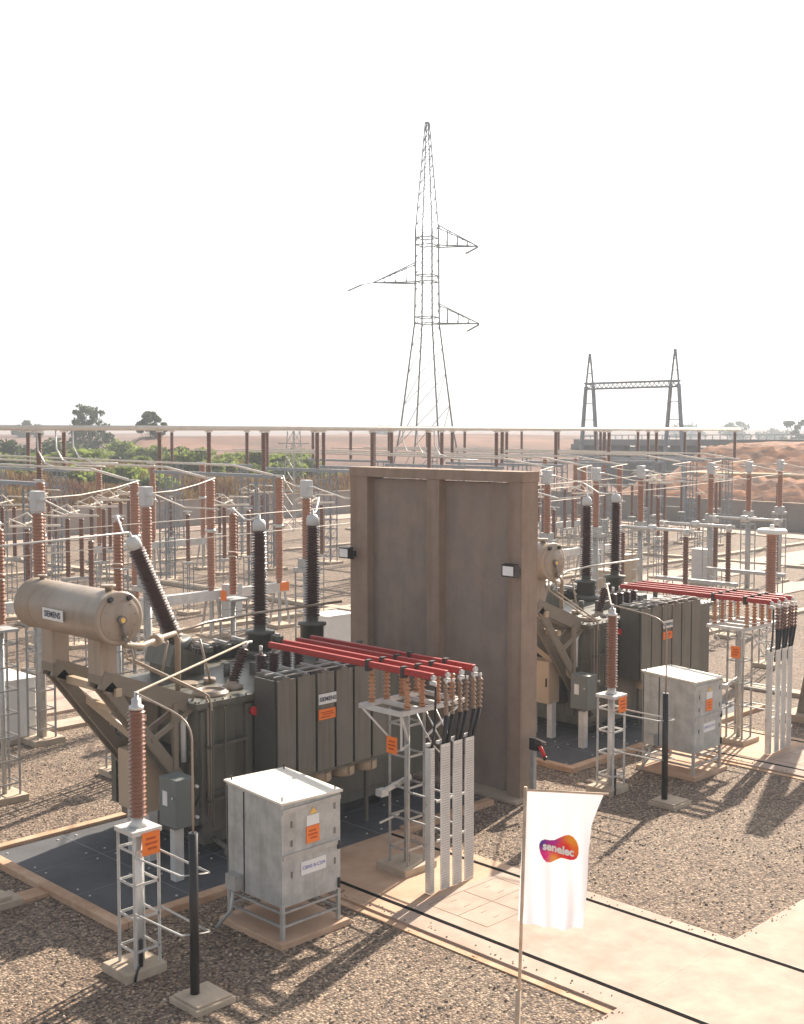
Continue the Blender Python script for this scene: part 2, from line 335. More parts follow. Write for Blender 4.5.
# ------------------------------------------------------------------ ground, slabs, roads
g = MB(); g.box(-3000, 4000, -3000, 4000, -0.5, -0.02); struct('ground', g, 'soil')
g = MB(); g.prism([(-30,-40),(84,-40),(90.0,44),(94.0,87.4),(40,82),(-30,75)], -0.3, 0.0); struct('gravel_yard', g, 'gravel')
g = MB(); g.box(-20, 78, -20, 9.25, -0.2, 0.055); struct('road', g, 'cream')
DX, DY = 12.38, 0.25
for k in range(2):
    ox, oy = DX*k, DY*k
    g = MB()
    g.box(13.55+ox, 16.72+ox, 9.252, 13.75+oy, -0.2, 0.055)
    struct('concrete_slab', g, 'cream')
    g = MB(); g.box(13.55+ox, 16.72+ox, 13.752+oy, 16.70+oy, -0.2, 0.053); struct('rail_slab', g, 'peach')
    g = MB()      # cover-plate joints in front of the cable channels
    for y in (13.6, 12.95, 12.3): g.box(14.35+ox, 16.1+ox, y-.008+oy, y+.008+oy, 0.05, 0.059)
    for x in (14.35, 15.22, 16.1): g.box(x-.008+ox, x+.008+ox, 12.31+oy, 13.59+oy, 0.05, 0.0592)
    for x in (14.78, 15.66):
        for y in (13.42, 13.12, 12.75, 12.48): g.box(x-.07+ox, x+.07+ox, y-.006+oy, y+.006+oy, 0.05, 0.0592)
    struct('cover_joints', g, 'joint')
    g = MB()
    for x in (14.0, 16.42): g.box(x-.040+ox, x+.036+ox, 3.0, 16.6+oy, 0.05, 0.061)
    struct('rail_groove', g, 'groove')
    g = MB()
    for x in (14.0, 16.42): g.box(x+.0365+ox, x+.046+ox, 3.0, 16.6+oy, 0.05, 0.0615)
    struct('rail_edge', g, 'galv_dark')
    # oil pit pad
    g = MB(); g.box(10.33+ox, 19.4+ox, 16.68+oy, 21.2+oy, -0.2, 0.045); struct('pad_floor', g, 'pad')
    g = MB()
    for x in (11.8, 13.3, 14.8, 16.3, 17.8): g.box(x-.012+ox, x+.012+ox, 16.7+oy, 21.18+oy, 0.04, 0.049)
    for y in (18.2, 19.7): g.box(10.35+ox, 19.38+ox, y-.008+oy, y+.008+oy, 0.04, 0.0485)
    struct('pad_joints', g, 'pad_joint')
    g = MB()
    for x in (10.55, 11.6, 12.0, 13.1, 13.5, 14.6, 15, 16.1, 16.5, 17.6, 18):
        for y in (16.95, 18.0, 18.4, 19.5, 19.9, 20.95):
            g.cyl((x+ox, y+oy, 0.04), (x+ox, y+oy, 0.062), 0.022, 6)
    struct('pad_pins', g, 'pin')
    g = MB()
    g.box(10.12+ox, 10.33+ox, 16.45+oy, 21.4+oy, -0.2, 0.12)
    g.box(10.331+ox, 13.54+ox, 16.45+oy, 16.68+oy, -0.2, 0.12); g.box(16.73+ox, 19.4+ox, 16.45+oy, 16.68+oy, -0.2, 0.12)
    g.box(10.331+ox, 19.4+ox, 21.2+oy, 21.4+oy, -0.2, 0.12)
    o = struct('pad_kerb', g, 'kerb'); bv = o.modifiers.new('bevel', 'BEVEL'); bv.width = 0.02; bv.segments = 2
g = MB(); g.box(13.38, 13.549, 9.252, 16.44, -0.2, 0.02); g.box(13.38+DX, 13.549+DX, 9.252, 16.44, -0.2, 0.02); struct('slab_footing', g, 'kerb')
# yard paths, trenches and inner perimeter road
g = MB()
g.box(-5, 24.0, 28.85, 29.6, -0.2, 0.10)
g.box(10, 20.3, 30.6, 34.0, -0.2, 0.08)
struct('trench_cover', g, 'cream')
g = MB()
g.box(35.7, 36.25, 22, 72, -0.2, 0.16); g.box(66.0, 66.6, 12, 72, -0.2, 0.14)
g.box(24, 88, 39.4, 39.9, -0.2, 0.15); g.box(18, 60, 24.5, 24.95, -0.2, 0.12); g.box(26.5, 27.0, 25.2, 60, -0.2, 0.13)
g.box(20, 86, 62.0, 62.5, -0.2, 0.12)
g.box(33.8, 34.3, 0, 24.4, -0.2, 0.12)
struct('cable_trench', g, 'block')
g = MB(); g.box(44, 84, 33.6, 37.4, -0.2, 0.05); g.box(36.4, 60, 28.0, 30.0, -0.2, 0.05); struct('path', g, 'cream')
g = MB(); g.prism([(20,77.0),(84,81.4),(84,85.6),(20,79.4)], -0.2, 0.06)
g.prism([(79,0),(84,44),(87.5,60),(88,80),(91.8,80),(91.0,60),(88.6,44),(84,0)], -0.2, 0.062); struct('perimeter_road', g, 'cream')

# ------------------------------------------------------------------ firewall
fw = empty('firewall', (20.25, 19, 0), 'tall brown concrete blast wall with two recessed panels between the transformers', 'wall')
b = MB().m('wall')
b.box(20.22, 20.50, 16.50, 21.55, 0, 6.86)
b.build('panel', 'wall', fw)
b = MB(); b.box(20.0, 20.55, 16.24, 16.60, -0.1, 6.90); b.box(20.0, 20.22, 18.66, 19.04, -0.1, 6.90); b.box(20.0, 20.55, 21.02, 21.62, -0.1, 6.90)
for p in b.v: pass
b.build('pillar', 'wall_rim', fw)
b = MB(); b.box(19.98, 20.57, 16.22, 21.64, 6.903, 7.13); b.build('coping', 'wall_rim', fw, bevel=0.01)
b = MB(); b.box(19.7, 20.8, 16.1, 21.75, -0.2, 0.05); b.build('footing', 'block', fw)
def flood(x, y, z, label):
    r = empty('floodlight', (x, y, z), label, 'floodlight', 'floodlights on the blast wall')
    b = MB(); b.hexa([(x-.34,y-.18,z-.14),(x-.16,y-.18,z-.17),(x-.16,y+.18,z-.17),(x-.34,y+.18,z-.14),(x-.34,y-.18,z+.12),(x-.20,y-.18,z+.14),(x-.20,y+.18,z+.14),(x-.34,y+.18,z+.12)])
    b.build('housing', 'black', r)
    b = MB(); b.box(x-.349, x-.342, y-.145, y+.145, z-.11, z+.09); b.build('glass', 'lampglass', r)
    b = MB(); b.bar((x-.18,y,z-.05),(x,y,z-.05),.05); b.bar((x-.03,y-.08,z-.05),(x-.03,y+.08,z-.05),.05,.14); b.build('bracket', 'black', r)
flood(20.0, 21.50, 5.06, 'small black floodlight on the left edge of the brown concrete blast wall')
flood(20.0, 16.33, 5.04, 'small black floodlight on the right edge of the brown concrete blast wall')
# hose reel / call point on short grey post at the wall's near corner
cp = empty('alarm_post', (20.15, 15.98, 0), 'short grey post with black and red hooded signal box beside the blast wall', 'post')
b = MB(); b.box(20.10, 20.20, 15.95, 16.05, 0, 1.25); b.build('post', 'galv', cp)
b = MB(); b.hexa([(20.05,15.88,1.16),(20.22,15.84,1.12),(20.22,16.0,1.12),(20.05,16.05,1.16),(20.06,15.88,1.42),(20.22,15.84,1.38),(20.22,16.0,1.38),(20.06,16.05,1.42)]); b.build('housing', 'black', cp, bevel=.015)
b = MB(); b.hexa([(20.06,15.86,1.425),(20.24,15.74,1.32),(20.26,15.96,1.32),(20.06,16.05,1.425),(20.06,15.85,1.45),(20.25,15.73,1.345),(20.27,15.96,1.345),(20.06,16.05,1.45)]); b.build('hood', 'galv_pale', cp)
b = MB(); b.cyl((20.14,15.82,1.26),(20.16,15.70,1.04),.045,12); b.build('horn', 'redlamp', cp)
b = MB(); b.cyl((20.16,15.70,1.04),(20.165,15.67,.98),.05,12); b.build('rubber_cap', 'black', cp)

# ------------------------------------------------------------------ power transformer (built once, copied)
def transformer():
    t = empty('power_transformer', (15.5, 19.2, 0), 'nearer olive grey power transformer in front of the brown blast wall', 'transformer', 'power transformers on oil pits')
    # tank
    b = MB().m('tpaint')
    b.box(12.84, 18.8, 18.0, 21.0, 0.55, 2.93)
    for x in (12.84, 13.9):                      # vertical stiffeners on the near face
        b.box(x+.02, x+.10, 17.93, 17.999, 0.6, 2.86)
    b.box(13.86, 14.02, 17.9, 17.998, 0.6, 2.86)
    for z in (2.15, 1.25): b.box(12.98, 13.82, 17.94, 17.997, z, z+.08)
    for y in (18.4, 19.2, 20.0, 20.7): b.box(12.76, 12.838, y, y+.09, 0.6, 2.86)
    for z in (1.1, 2.0): b.box(12.79, 12.837, 18.0, 21.0, z, z+.07)
    b.box(13.0, 18.6, 18.1, 20.9, 0.30, 0.548)
    tank = b.build('tank', 'tpaint', t, bevel=.006)
    b = MB(); b.box(12.72, 18.92, 17.88, 21.12, 2.932, 3.03)
    for i in range(34):
        x = 12.82+i*.18
        b.cyl((x,17.94,3.028),(x,17.94,3.06),.018,6)
    for i in range(17):
        y = 18.0+i*.18; b.cyl((12.78,y,3.028),(12.78,y,3.06),.018,6)
    lid = b.build('lid', 'tpaint', t)
    b = MB()                                     # man-hole ring and flanges on the lid
    b.lathe([(.34,0),(.34,.05),(.30,.05),(.30,.09),(.24,.09),(.24,.05)], (13.45,18.45,3.03), seg=28); b.lathe([(.12,0),(.12,.10)], (14.05,19.3,3.03), seg=16)
    b.lathe([(.2,0),(.2,.06)], (13.6,19.4,3.03), seg=20)
    b.build('manhole', 'conserv', t)
    b = MB(); b.box(13.3, 18.2, 18.35, 18.6, .062, .30); b.box(13.3, 18.2, 20.3, 20.55, .062, .30)
    for x in (13.9, 16.35, 17.7):
        for y in (18.1, 20.8): b.cyl((x, y-.05, .22),(x, y+.05, .22), .16, 18)
    b.build('skid', 'dark_gap', t)
    # radiators, near bank
    x0 = 14.07; wd = 0.43; gp = 0.058
    for i in range(6):
        xa = x0+i*(wd+gp)
        b = MB().m('radiator'); b.box(xa, xa+wd, 17.20, 17.235, 1.47, 3.36)
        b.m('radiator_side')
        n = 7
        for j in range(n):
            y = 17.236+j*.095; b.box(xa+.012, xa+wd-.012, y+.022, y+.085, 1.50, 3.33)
        b.m('radiator'); b.box(xa+wd*.3, xa+wd*.7, 17.21, 18.0, 3.30, 3.40); b.box(xa+wd*.3, xa+wd*.7, 17.21, 18.0, 1.50, 1.60)
        r = b.build('radiator', None, t)
    b = MB(); b.box(14.03, 14.066, 17.27, 17.86, 1.50, 3.36); 
    for z in (1.95, 2.40, 2.85): b.box(14.018, 14.03, 17.27, 17.86, z, z+.012)
    b.build('end_fin', 'tpaint_dark', t)
    b = MB()                                     # lifting rail over the bank
    b.bar((14.05,17.55,3.43),(17.05,17.55,3.43),.035); b.bar((14.05,17.3,3.42),(17.05,17.3,3.42),.02)
    for i in range(6): b.bar((x0+i*(wd+gp)+.21,17.2,3.42),(x0+i*(wd+gp)+.21,17.95,3.44),.035)
    b.build('rail', 'galv', t)
    for i in range(4):                           # cooling fans under the bank
        x = 14.75+i*.62
        b = MB(); b.lathe([(.22,0),(.25,.02),(.25,.20),(.20,.22)], (x,17.55,1.16), seg=20); b.box(x-.05,x+.05,17.27,17.30,1.2,1.36)
        f = b.build('cooling_fan', 'beige', t)
    b = MB(); b.bar((14.4,17.27,1.43),(17.0,17.27,1.43),.07,.05); b.bar((14.4,17.85,1.43),(17.0,17.85,1.43),.07,.05)
    b.bar((16.6,17.5,.06),(16.6,17.5,1.4),.07); b.bar((15.0,17.9,.06),(15.0,17.9,1.4),.07)
    b.build('fan_frame', 'tpaint', t)
    # radiators, far bank
    for i in range(5):
        xa = 15.1+i*(wd+gp)
        b = MB().m('radiator_side'); 
        for j in range(4):
            y = 21.15+j*.10; b.box(xa+.012, xa+wd-.012, y, y+.06, 1.50, 3.33)
        b.m('galv'); b.bar((xa+.21,21.05,3.38),(xa+.21,21.52,3.40),.06)
        b.m('radiator'); b.box(xa+wd*.3, xa+wd*.7, 21.0, 21.5, 1.50, 1.60); b.box(xa+wd*.3, xa+wd*.7, 21.0, 21.5, 3.25, 3.35)
        b.build('rear_radiator', None, t)
    # conservator
    c0, c1 = 17.80, 20.68; cx, cz, cr = 11.1, 4.80, .455
    b = MB(); b.lathe([(.02,0),(cr-.03,.0),(cr+.012,.012),(cr+.012,.05),(cr,.055),(cr,c1-c0-.07),(cr+.012,c1-c0-.06),(cr+.012,c1-c0-.02),(cr-.03,c1-c0),(.02,c1-c0+.05)], (cx,c0,cz), (cx,c1,cz), seg=48)
    cons = b.build('conservator', 'conserv', t)
    b = MB(); b.lathe([(cr-.07,0),(cr-.075,.006),(.02,.012)], (cx,c0-.005,cz), (cx,c0-.3,cz), seg=40)
    for i in range(10):
        a = i*math.pi/5+.2; b.cyl((cx+math.cos(a)*.31,c0,cz+math.sin(a)*.31),(cx+math.cos(a)*.31,c0-.03,cz+math.sin(a)*.31),.012,6)
    b.build('end_cover', 'conserv', cons)
    b = MB(); b.cyl((cx+.01,c0-.01,cz-.02),(cx+.01,c0-.09,cz-.02),.075,16); b.tube([(cx+.01,c0-.05,cz-.08),(cx+.03,c0-.08,cz-.22),(cx+.07,c0-.06,cz-.34)],.03); b.cyl((cx+.07,c0-.02,cz-.34),(cx+.07,c0-.1,cz-.36),.05,12)
    b.build('oil_gauge', 'galv_dark', cons)
    b = MB(); b.cyl((cx+.01,c0-.091,cz-.02),(cx+.01,c0-.096,cz-.02),.045,16); b.build('gauge_dial', 'yellow', cons)
    b = MB()
    for dx in (-.20,.17): b.cyl((cx+dx,c0+.0,cz+.33),(cx+dx,c0-.07,cz+.36),.045,12); 
    b.build('lifting_lug', 'dark_gap', cons)
    b = MB(); b.lathe([(.06,0),(.06,.08),(.13,.08),(.13,.12)], (cx,c0+.35,cz+cr-.02), seg=16); b.lathe([(.05,0),(.05,.07),(.09,.07),(.09,.1)], (cx,c1-.25,cz+cr-.02), seg=16); b.build('filler_cap', 'conserv', cons)
    b = MB(); b.box(cx-cr-.035, cx-cr-.02, 18.85, 19.55, cz-.13, cz+.07); pl = b.build('nameplate', 'white', cons)
    text('lettering', 'SIEMENS', .15, (cx-cr-.037,19.2,cz-.03), (0,-1,0), (0,0,1), 'ink', pl, bold=.004)
    b = MB(); b.box(cx-cr-.02, cx-cr+.06, 18.88, 19.52, cz-.11, cz+.05); b.build('plate_frame', 'dark_gap', cons)
    # necks and cantilever frames carrying the conservator
    for y, nz in ((18.38,3.92),(20.0,3.92)):
        b = MB()
        b.box(cx-.17, cx+.17, y-.20, y+.20, nz-.15, cz-cr+.10)
        b.build('neck', 'conserv' , t, bevel=.01)
        b = MB()
        b.bar((cx-.14,y-.17,nz-.22),(12.84,y-.17,2.98),.08,.32)
        b.bar((cx-.14,y+.17,nz-.22),(12.84,y+.17,2.98),.08,.32)
        b.bar((cx-.02,y-.17,nz-.34),(12.84,y-.17,1.30),.08,.20); b.bar((cx-.02,y+.17,nz-.34),(12.84,y+.17,1.30),.08,.20)
        b.bar((11.95,y-.2,2.45),(12.84,y-.2,2.9),.06,.09); b.bar((11.95,y+.2,2.45),(12.84,y+.2,2.9),.06,.09)
        b.bar((12.45,y-.2,3.05),(12.45,y-.2,1.8),.08,.10)
        b.bar((cx-.172,y,nz-.22),(cx+.172,y,nz-.22),.404,.16)
        b.build('bracket', 'bracket', t)
    b = MB()
    b.bar((11.25,18.1,3.45),(11.25,20.4,3.45),.12,.14); b.bar((11.75,18.1,2.92),(11.75,20.4,2.92),.10,.12)
    b.bar((11.2,18.2,3.5),(12.8,20.2,2.9),.08,.12); b.bar((11.4,20.1,3.3),(12.8,18.3,1.5),.08,.12)
    b.build('cross_brace', 'beige', t)
    # pipes
    b = MB(); b.tube([(cx+.1,17.95,4.42),(11.3,17.95,4.30),(11.75,18.15,4.20),(12.7,18.9,4.15),(13.1,19.1,4.15),(13.2,19.15,4.0),(13.2,19.15,3.03)],.055,10)
    b.lathe([(.11,0),(.11,.22)], (12.3,18.58,4.17), (12.6,18.8,4.16), 14); b.build('oil_pipe', 'conserv', t)
    b = MB()
    for d in (0,.11): b.tube([(cx+.3,17.98+d*2,4.36),(11.5,18.0+d*2,4.0),(12.88,17.96+d*2,3.24),(13.0,17.9+d,3.15),(13.02,17.84+d,3.0),(13.02,17.84+d,1.5),(13.0,17.84+d,.9)],.022,8)
    b.build('conduit', 'conserv', t)
    b = MB(); b.tube([(12.78,18.2,3.1),(12.72,18.3,2.6),(12.72,18.3,1.9)],.05,8); b.build('drain_pipe', 'white', t)
    # ladder rails in front of the tank
    b = MB()
    for x in (13.02, 13.30): b.bar((x,17.80,.7),(x,17.80,2.9),.03)
    for z in (1.2,2.2): b.bar((12.95,17.85,z),(13.85,17.85,z+.03),.05)
    b.build('handrail', 'tpaint', t)
    b = MB(); b.cyl((13.42,17.72,.85),(13.42,17.72,1.25),.06,14); b.cyl((13.42,17.72,1.25),(13.42,17.72,1.34),.03,10); b.build('breather', 'galv_pale', t)
    b = MB(); b.cyl((14.0,17.86,2.72),(14.0,17.80,2.72),.085,18); b.build('warning_lamp', 'redlamp', t)
    # cabinets on the left end
    b = MB(); b.box(11.85, 12.25, 17.30, 17.82, 1.05, 1.92); cab = b.build('control_cabinet', 'grey_cab', t, bevel=.012)
    b = MB(); b.box(11.842, 11.849, 17.56, 17.70, 1.42, 1.68); b.build('notice', 'white', cab)
    b = MB(); b.cyl((11.845,17.38,1.6),(11.82,17.38,1.6),.02,8); b.cyl((12.27,17.30,1.75),(12.27,17.24,1.75),.03,8); b.cyl((12.27,17.30,1.2),(12.27,17.24,1.2),.03,8); b.build('handle', 'galv_pale', cab)
    b = MB(); b.box(12.1, 12.55, 18.7, 19.55, .95, 2.05); cab = b.build('terminal_cabinet', 'beige', t, bevel=.012)
    b = MB(); b.box(12.08, 12.10, 18.76, 18.80, 1.4, 1.62); b.build('handle', 'black', cab)
    b = MB(); b.box(12.551, 12.83, 18.65, 19.6, .9, 2.1); b.build('cabinet_mount', 'dark_gap', t)
    for x, y in ((12.05,17.56),(12.3,18.75),(12.35,19.4)):
        b = MB(); b.box(x-.10,x-.085,y-.08,y+.08,.05,.98); b.box(x-.085,x+.08,y-.08,y-.065,.05,.98); b.box(x-.085,x+.08,y+.065,y+.08,.05,.98); b.build('cable_riser', 'galv_pale', t)
    b = MB()
    for k in range(5): b.tube([(12.1+.05*k,17.5+.04*k,1.05),(12.2+.08*k,17.6,.8),(12.6,17.8+.05*k,.7),(13.0,18.0,.75)],.018,6)
    b.tube([(12.3,17.8,1.0),(12.5,17.9,.9),(12.8,17.95,1.3)],.02,6)
    b.build('cables', 'black', t)
    b = MB(); b.lathe([(.05,0),(.12,.03),(.12,.08),(.05,.1)], (13.2,17.6,.28),(13.2,17.4,.28),14); b.cyl((13.2,17.5,.28),(13.2,18.05,.4),.05,10); b.cyl((13.2,17.45,.28),(13.2,17.45,.48),.02,8); b.cyl((13.1,17.45,.48),(13.3,17.45,.48),.02,8); b.build('valve', 'galv_dark', t)
    # high-voltage bushings
    def hv(p0, p1, ncap):
        p0 = Vector(p0); p1 = Vector(p1); d = (p1-p0).normalized(); L = (p1-p0).length
        b = MB(); b.lathe([(.27,-.55),(.27,-.06),(.33,-.06),(.33,0),(.15,.02),(.13,.14)], p0, p1, 24)
        tur = b.build('turret', 'tpaint', t)
        b = MB(); b.sheds(p0+d*.14, p1-d*.30, .11, .20, ncap, 22, taper=.12); bu = b.build('hv_bushing', 'hvporc', t)
        b = MB(); b.lathe([(.10,0),(.145,.02),(.145,.16),(.11,.24),(.03,.26),(.03,.36)], p1-d*.30, p1, 18); b.build('cap', 'head', bu)
    hv((16.45,20.72,3.62),(16.45,20.72,6.12),34)
    hv((18.05,20.82,3.62),(18.10,20.84,6.14),34)
    hv((14.1,20.5,3.66),(13.05,20.5,5.95),34)
    b = MB(); b.box(13.75,14.5,20.1,20.95,3.03,3.35); b.cyl((16.5,20.72,3.02),(16.5,20.72,3.2),.34,24); b.cyl((18.1,20.72,3.02),(18.1,20.72,3.2),.34,24)
    b.hexa([(13.62,20.05,3.30),(14.35,20.05,3.05),(14.35,20.95,3.05),(13.62,20.95,3.30),(13.75,20.05,3.72),(14.42,20.05,3.42),(14.42,20.95,3.42),(13.75,20.95,3.72)])
    b.build('turret_base', 'tpaint', t)
    # neutral bushing, leaning
    b = MB(); b.lathe([(.20,0),(.20,.06),(.12,.09),(.11,.16)], (14.05,18.55,3.03), seg=18); b.build('neutral_flange', 'conserv', t)
    b = MB(); b.sheds((14.06,18.55,3.18),(14.34,18.55,3.78),.07,.125,12,18); nb = b.build('neutral_bushing', 'hvporc', t)
    b = MB(); b.cyl((14.33,18.55,3.77),(14.39,18.55,3.90),.05,12); b.cyl((14.30,18.55,3.88),(14.52,18.55,3.88),.025,10); b.build('cap', 'alu', nb)
    # low-voltage bushings under the red bars
    for x in (14.80, 15.12, 15.45, 15.78):
        b = MB(); b.lathe([(.12,0),(.12,.10),(.10,.12)], (x,18.62,3.03), seg=16); b.sheds((x,18.62,3.14),(x,18.62,3.60),.075,.125,9,18); lb = b.build('lv_bushing', 'hvporc', t)
        b = MB(); b.cyl((x,18.62,3.60),(x,18.62,3.76),.035,10); b.build('cap', 'alu', lb)
    # guard tubes over the lid
    b = MB(); b.tube([(13.2,19.15,4.15),(14.4,19.9,4.12),(16.0,20.2,4.12),(18.4,20.2,4.12)],.03,8); b.tube([(13.3,19.9,3.05),(13.35,19.7,3.9)],.025,8); b.tube([(14.0,19.2,3.05),(13.75,19.2,3.95)],.025,8); b.build('vent_pipe', 'conserv', t)
    b = MB()
    for x in (14.7,15.9,17.2,18.4): b.cyl((x,19.6,3.03),(x,19.6,3.3),.07,12)
    for x in (15.2,17.0): b.box(x,x+.35,19.2,19.5,3.03,3.26)
    b.build('lid_fittings', 'tpaint', t)
    # signs on the third radiator
    xa = x0+2*(wd+gp)
    b = MB(); b.box(xa+.0,xa+wd+.02,17.165,17.18,2.76,2.96); pl = b.build('nameplate','white',t)
    text('lettering','SIEMENS',.115,(xa+.225,17.163,2.855),(1,0,0),(0,0,1),'ink',pl,bold=.003)
    b = MB(); b.box(xa+.0,xa+wd,17.168,17.182,2.46,2.66); pl = b.build('warning_plate','orange',t)
    b = MB()
    for z,w0,w1 in ((2.60,.06,.36),(2.56,.10,.38),(2.51,.05,.30)): b.box(xa+w0,xa+w1,17.163,17.1675,z-.011,z+.011)
    b.build('lettering','orange_ink',pl)
    return t
T1 = transformer()
T2 = copy_tree(T1, Vector((15.5+DX, 19.2+DY, 0)), 'farther olive grey power transformer half hidden behind the brown blast wall')

# ------------------------------------------------------------------ kit standing round each transformer
def lattice(b, x, y, z0, z1, w_, leg=.05, step=.45, rung=.035, diag=False, taper=0):
    n = max(1, round((z1-z0)/step)); h = w_/2
    for sx in (-1,1):
        for sy in (-1,1):
            b.box(x+sx*h-(leg/2), x+sx*h+(leg/2), y+sy*h-.006, y+sy*h+.006, z0, z1)
            b.box(x+sx*h-.006, x+sx*h+.006, y+sy*h-(leg/2), y+sy*h+(leg/2), z0, z1-.001)
    for i in range(n):
        z = z0+(i+.5)*(z1-z0)/n
        b.bar((x-h,y-h,z),(x+h,y-h,z),.012,rung); b.bar((x-h,y+h,z),(x+h,y+h,z),.012,rung)
        b.bar((x-h,y-h,z+.002),(x-h,y+h,z+.002),.012,rung); b.bar((x+h,y-h,z+.002),(x+h,y+h,z+.002),.012,rung)
        if diag and i < n-1:
            z2 = z+(z1-z0)/n
            b.bar((x-h,y-h,z),(x+h,y-h,z2),.01,.03); b.bar((x-h,y-h,z2),(x-h,y+h,z),.01,.03)
    return b

def orange_plate(x, y, z, wd, ht, parent, face='x'):
    b = MB()
    if face == 'x': b.box(x-.008,x,y-wd/2,y+wd/2,z-ht/2,z+ht/2)
    else: b.box(x-wd/2,x+wd/2,y-.008,y,z-ht/2,z+ht/2)
    pl = b.build('warning_plate','orange',parent)
    b = MB()
    for k,(a,c) in enumerate(((-.3,.25),(-.35,.35),(-.2,.3))):
        zz = z+ht*(.22-.22*k)
        if face == 'x': b.box(x-.012,x-.0085,y+a*wd,y+c*wd,zz-ht*.05,zz+ht*.05)
        else: b.box(x+a*wd,x+c*wd,y-.012,y-.0085,zz-ht*.05,zz+ht*.05)
    b.build('lettering','orange_ink',pl)

def neutral_support(label):
    x, y = 9.63, 15.04
    r = empty('surge_arrester', (x,y,0), label, 'surge arrester', 'neutral surge arresters')
    b = MB(); b.box(x-.42,x+.28,y-.30,y+.36,-.1,.14); b.build('footing','block',r,bevel=.015)
    b = MB(); lattice(b, x, y, .14, 2.12, .42, .05, .48, .04); b.build('lattice_support','galv_pale',r)
    b = MB(); b.cyl((x,y,.14),(x,y,2.1),.07,14); b.build('centre_tube','galv_pale',r)
    b = MB(); b.box(x-.25,x+.25,y-.25,y+.25,2.122,2.19); b.lathe([(.15,0),(.10,.06),(.09,.14)],(x,y,2.19),seg=16); b.build('top_plate','galv_pale',r)
    b = MB(); b.sheds((x,y,2.33),(x,y,3.93),.085,.135,27,24); ins = b.build('insulator','porc',r)
    b = MB(); b.lathe([(.11,0),(.11,.05),(.07,.06),(.07,.16),(.03,.16),(.03,.26)],(x,y,3.93),seg=16); b.build('cap','alu',ins)
    b = MB(); b.cyl((x-.1,y-.18,.15),(x-.1,y-.18,.55),.035,8); b.tube([(x-.1,y-.18,.2),(x-.25,y-.31,.15),(x-.3,y-.33,.02)],.02,6); b.build('earth_cable','black',r)
    orange_plate(x+.05,y-.258,1.98,.30,.34,r,'y')
    b = MB()      # guard hoops reaching to the black pole
    for z in (.98,1.83):
        b.tube([(x-.22,y-.2,z),(x-.18,y-1.35,z),(x+.18,y-1.5,z),(x+.22,y-.2,z)],.016,6)
    b.build('hoop','galv_pale',r)
    return r
def black_pole(label):
    x, y = 9.62, 13.64
    r = empty('earthing_pole', (x,y,0), label, 'pole', 'earthing poles beside the arresters')
    b = MB(); b.box(x-.27,x+.40,y-.42,y+.24,-.1,.085); b.box(x-.23,x+.36,y-.38,y+.20,.085,.12); b.build('footing','block',r,bevel=.012)
    b = MB(); b.cyl((x,y,.12),(x,y,2.42),.066,16); b.build('sleeve','black',r)
    b = MB(); b.tube([(x,y,2.40),(x,y,3.75),(x,y+.04,3.86),(x,y+.13,3.95),(x,y+.26,4.01),(x,y+.5,4.06),(x+.01,y+1.40,4.17)],.016,10); b.build('conductor','conserv',r)
    return r
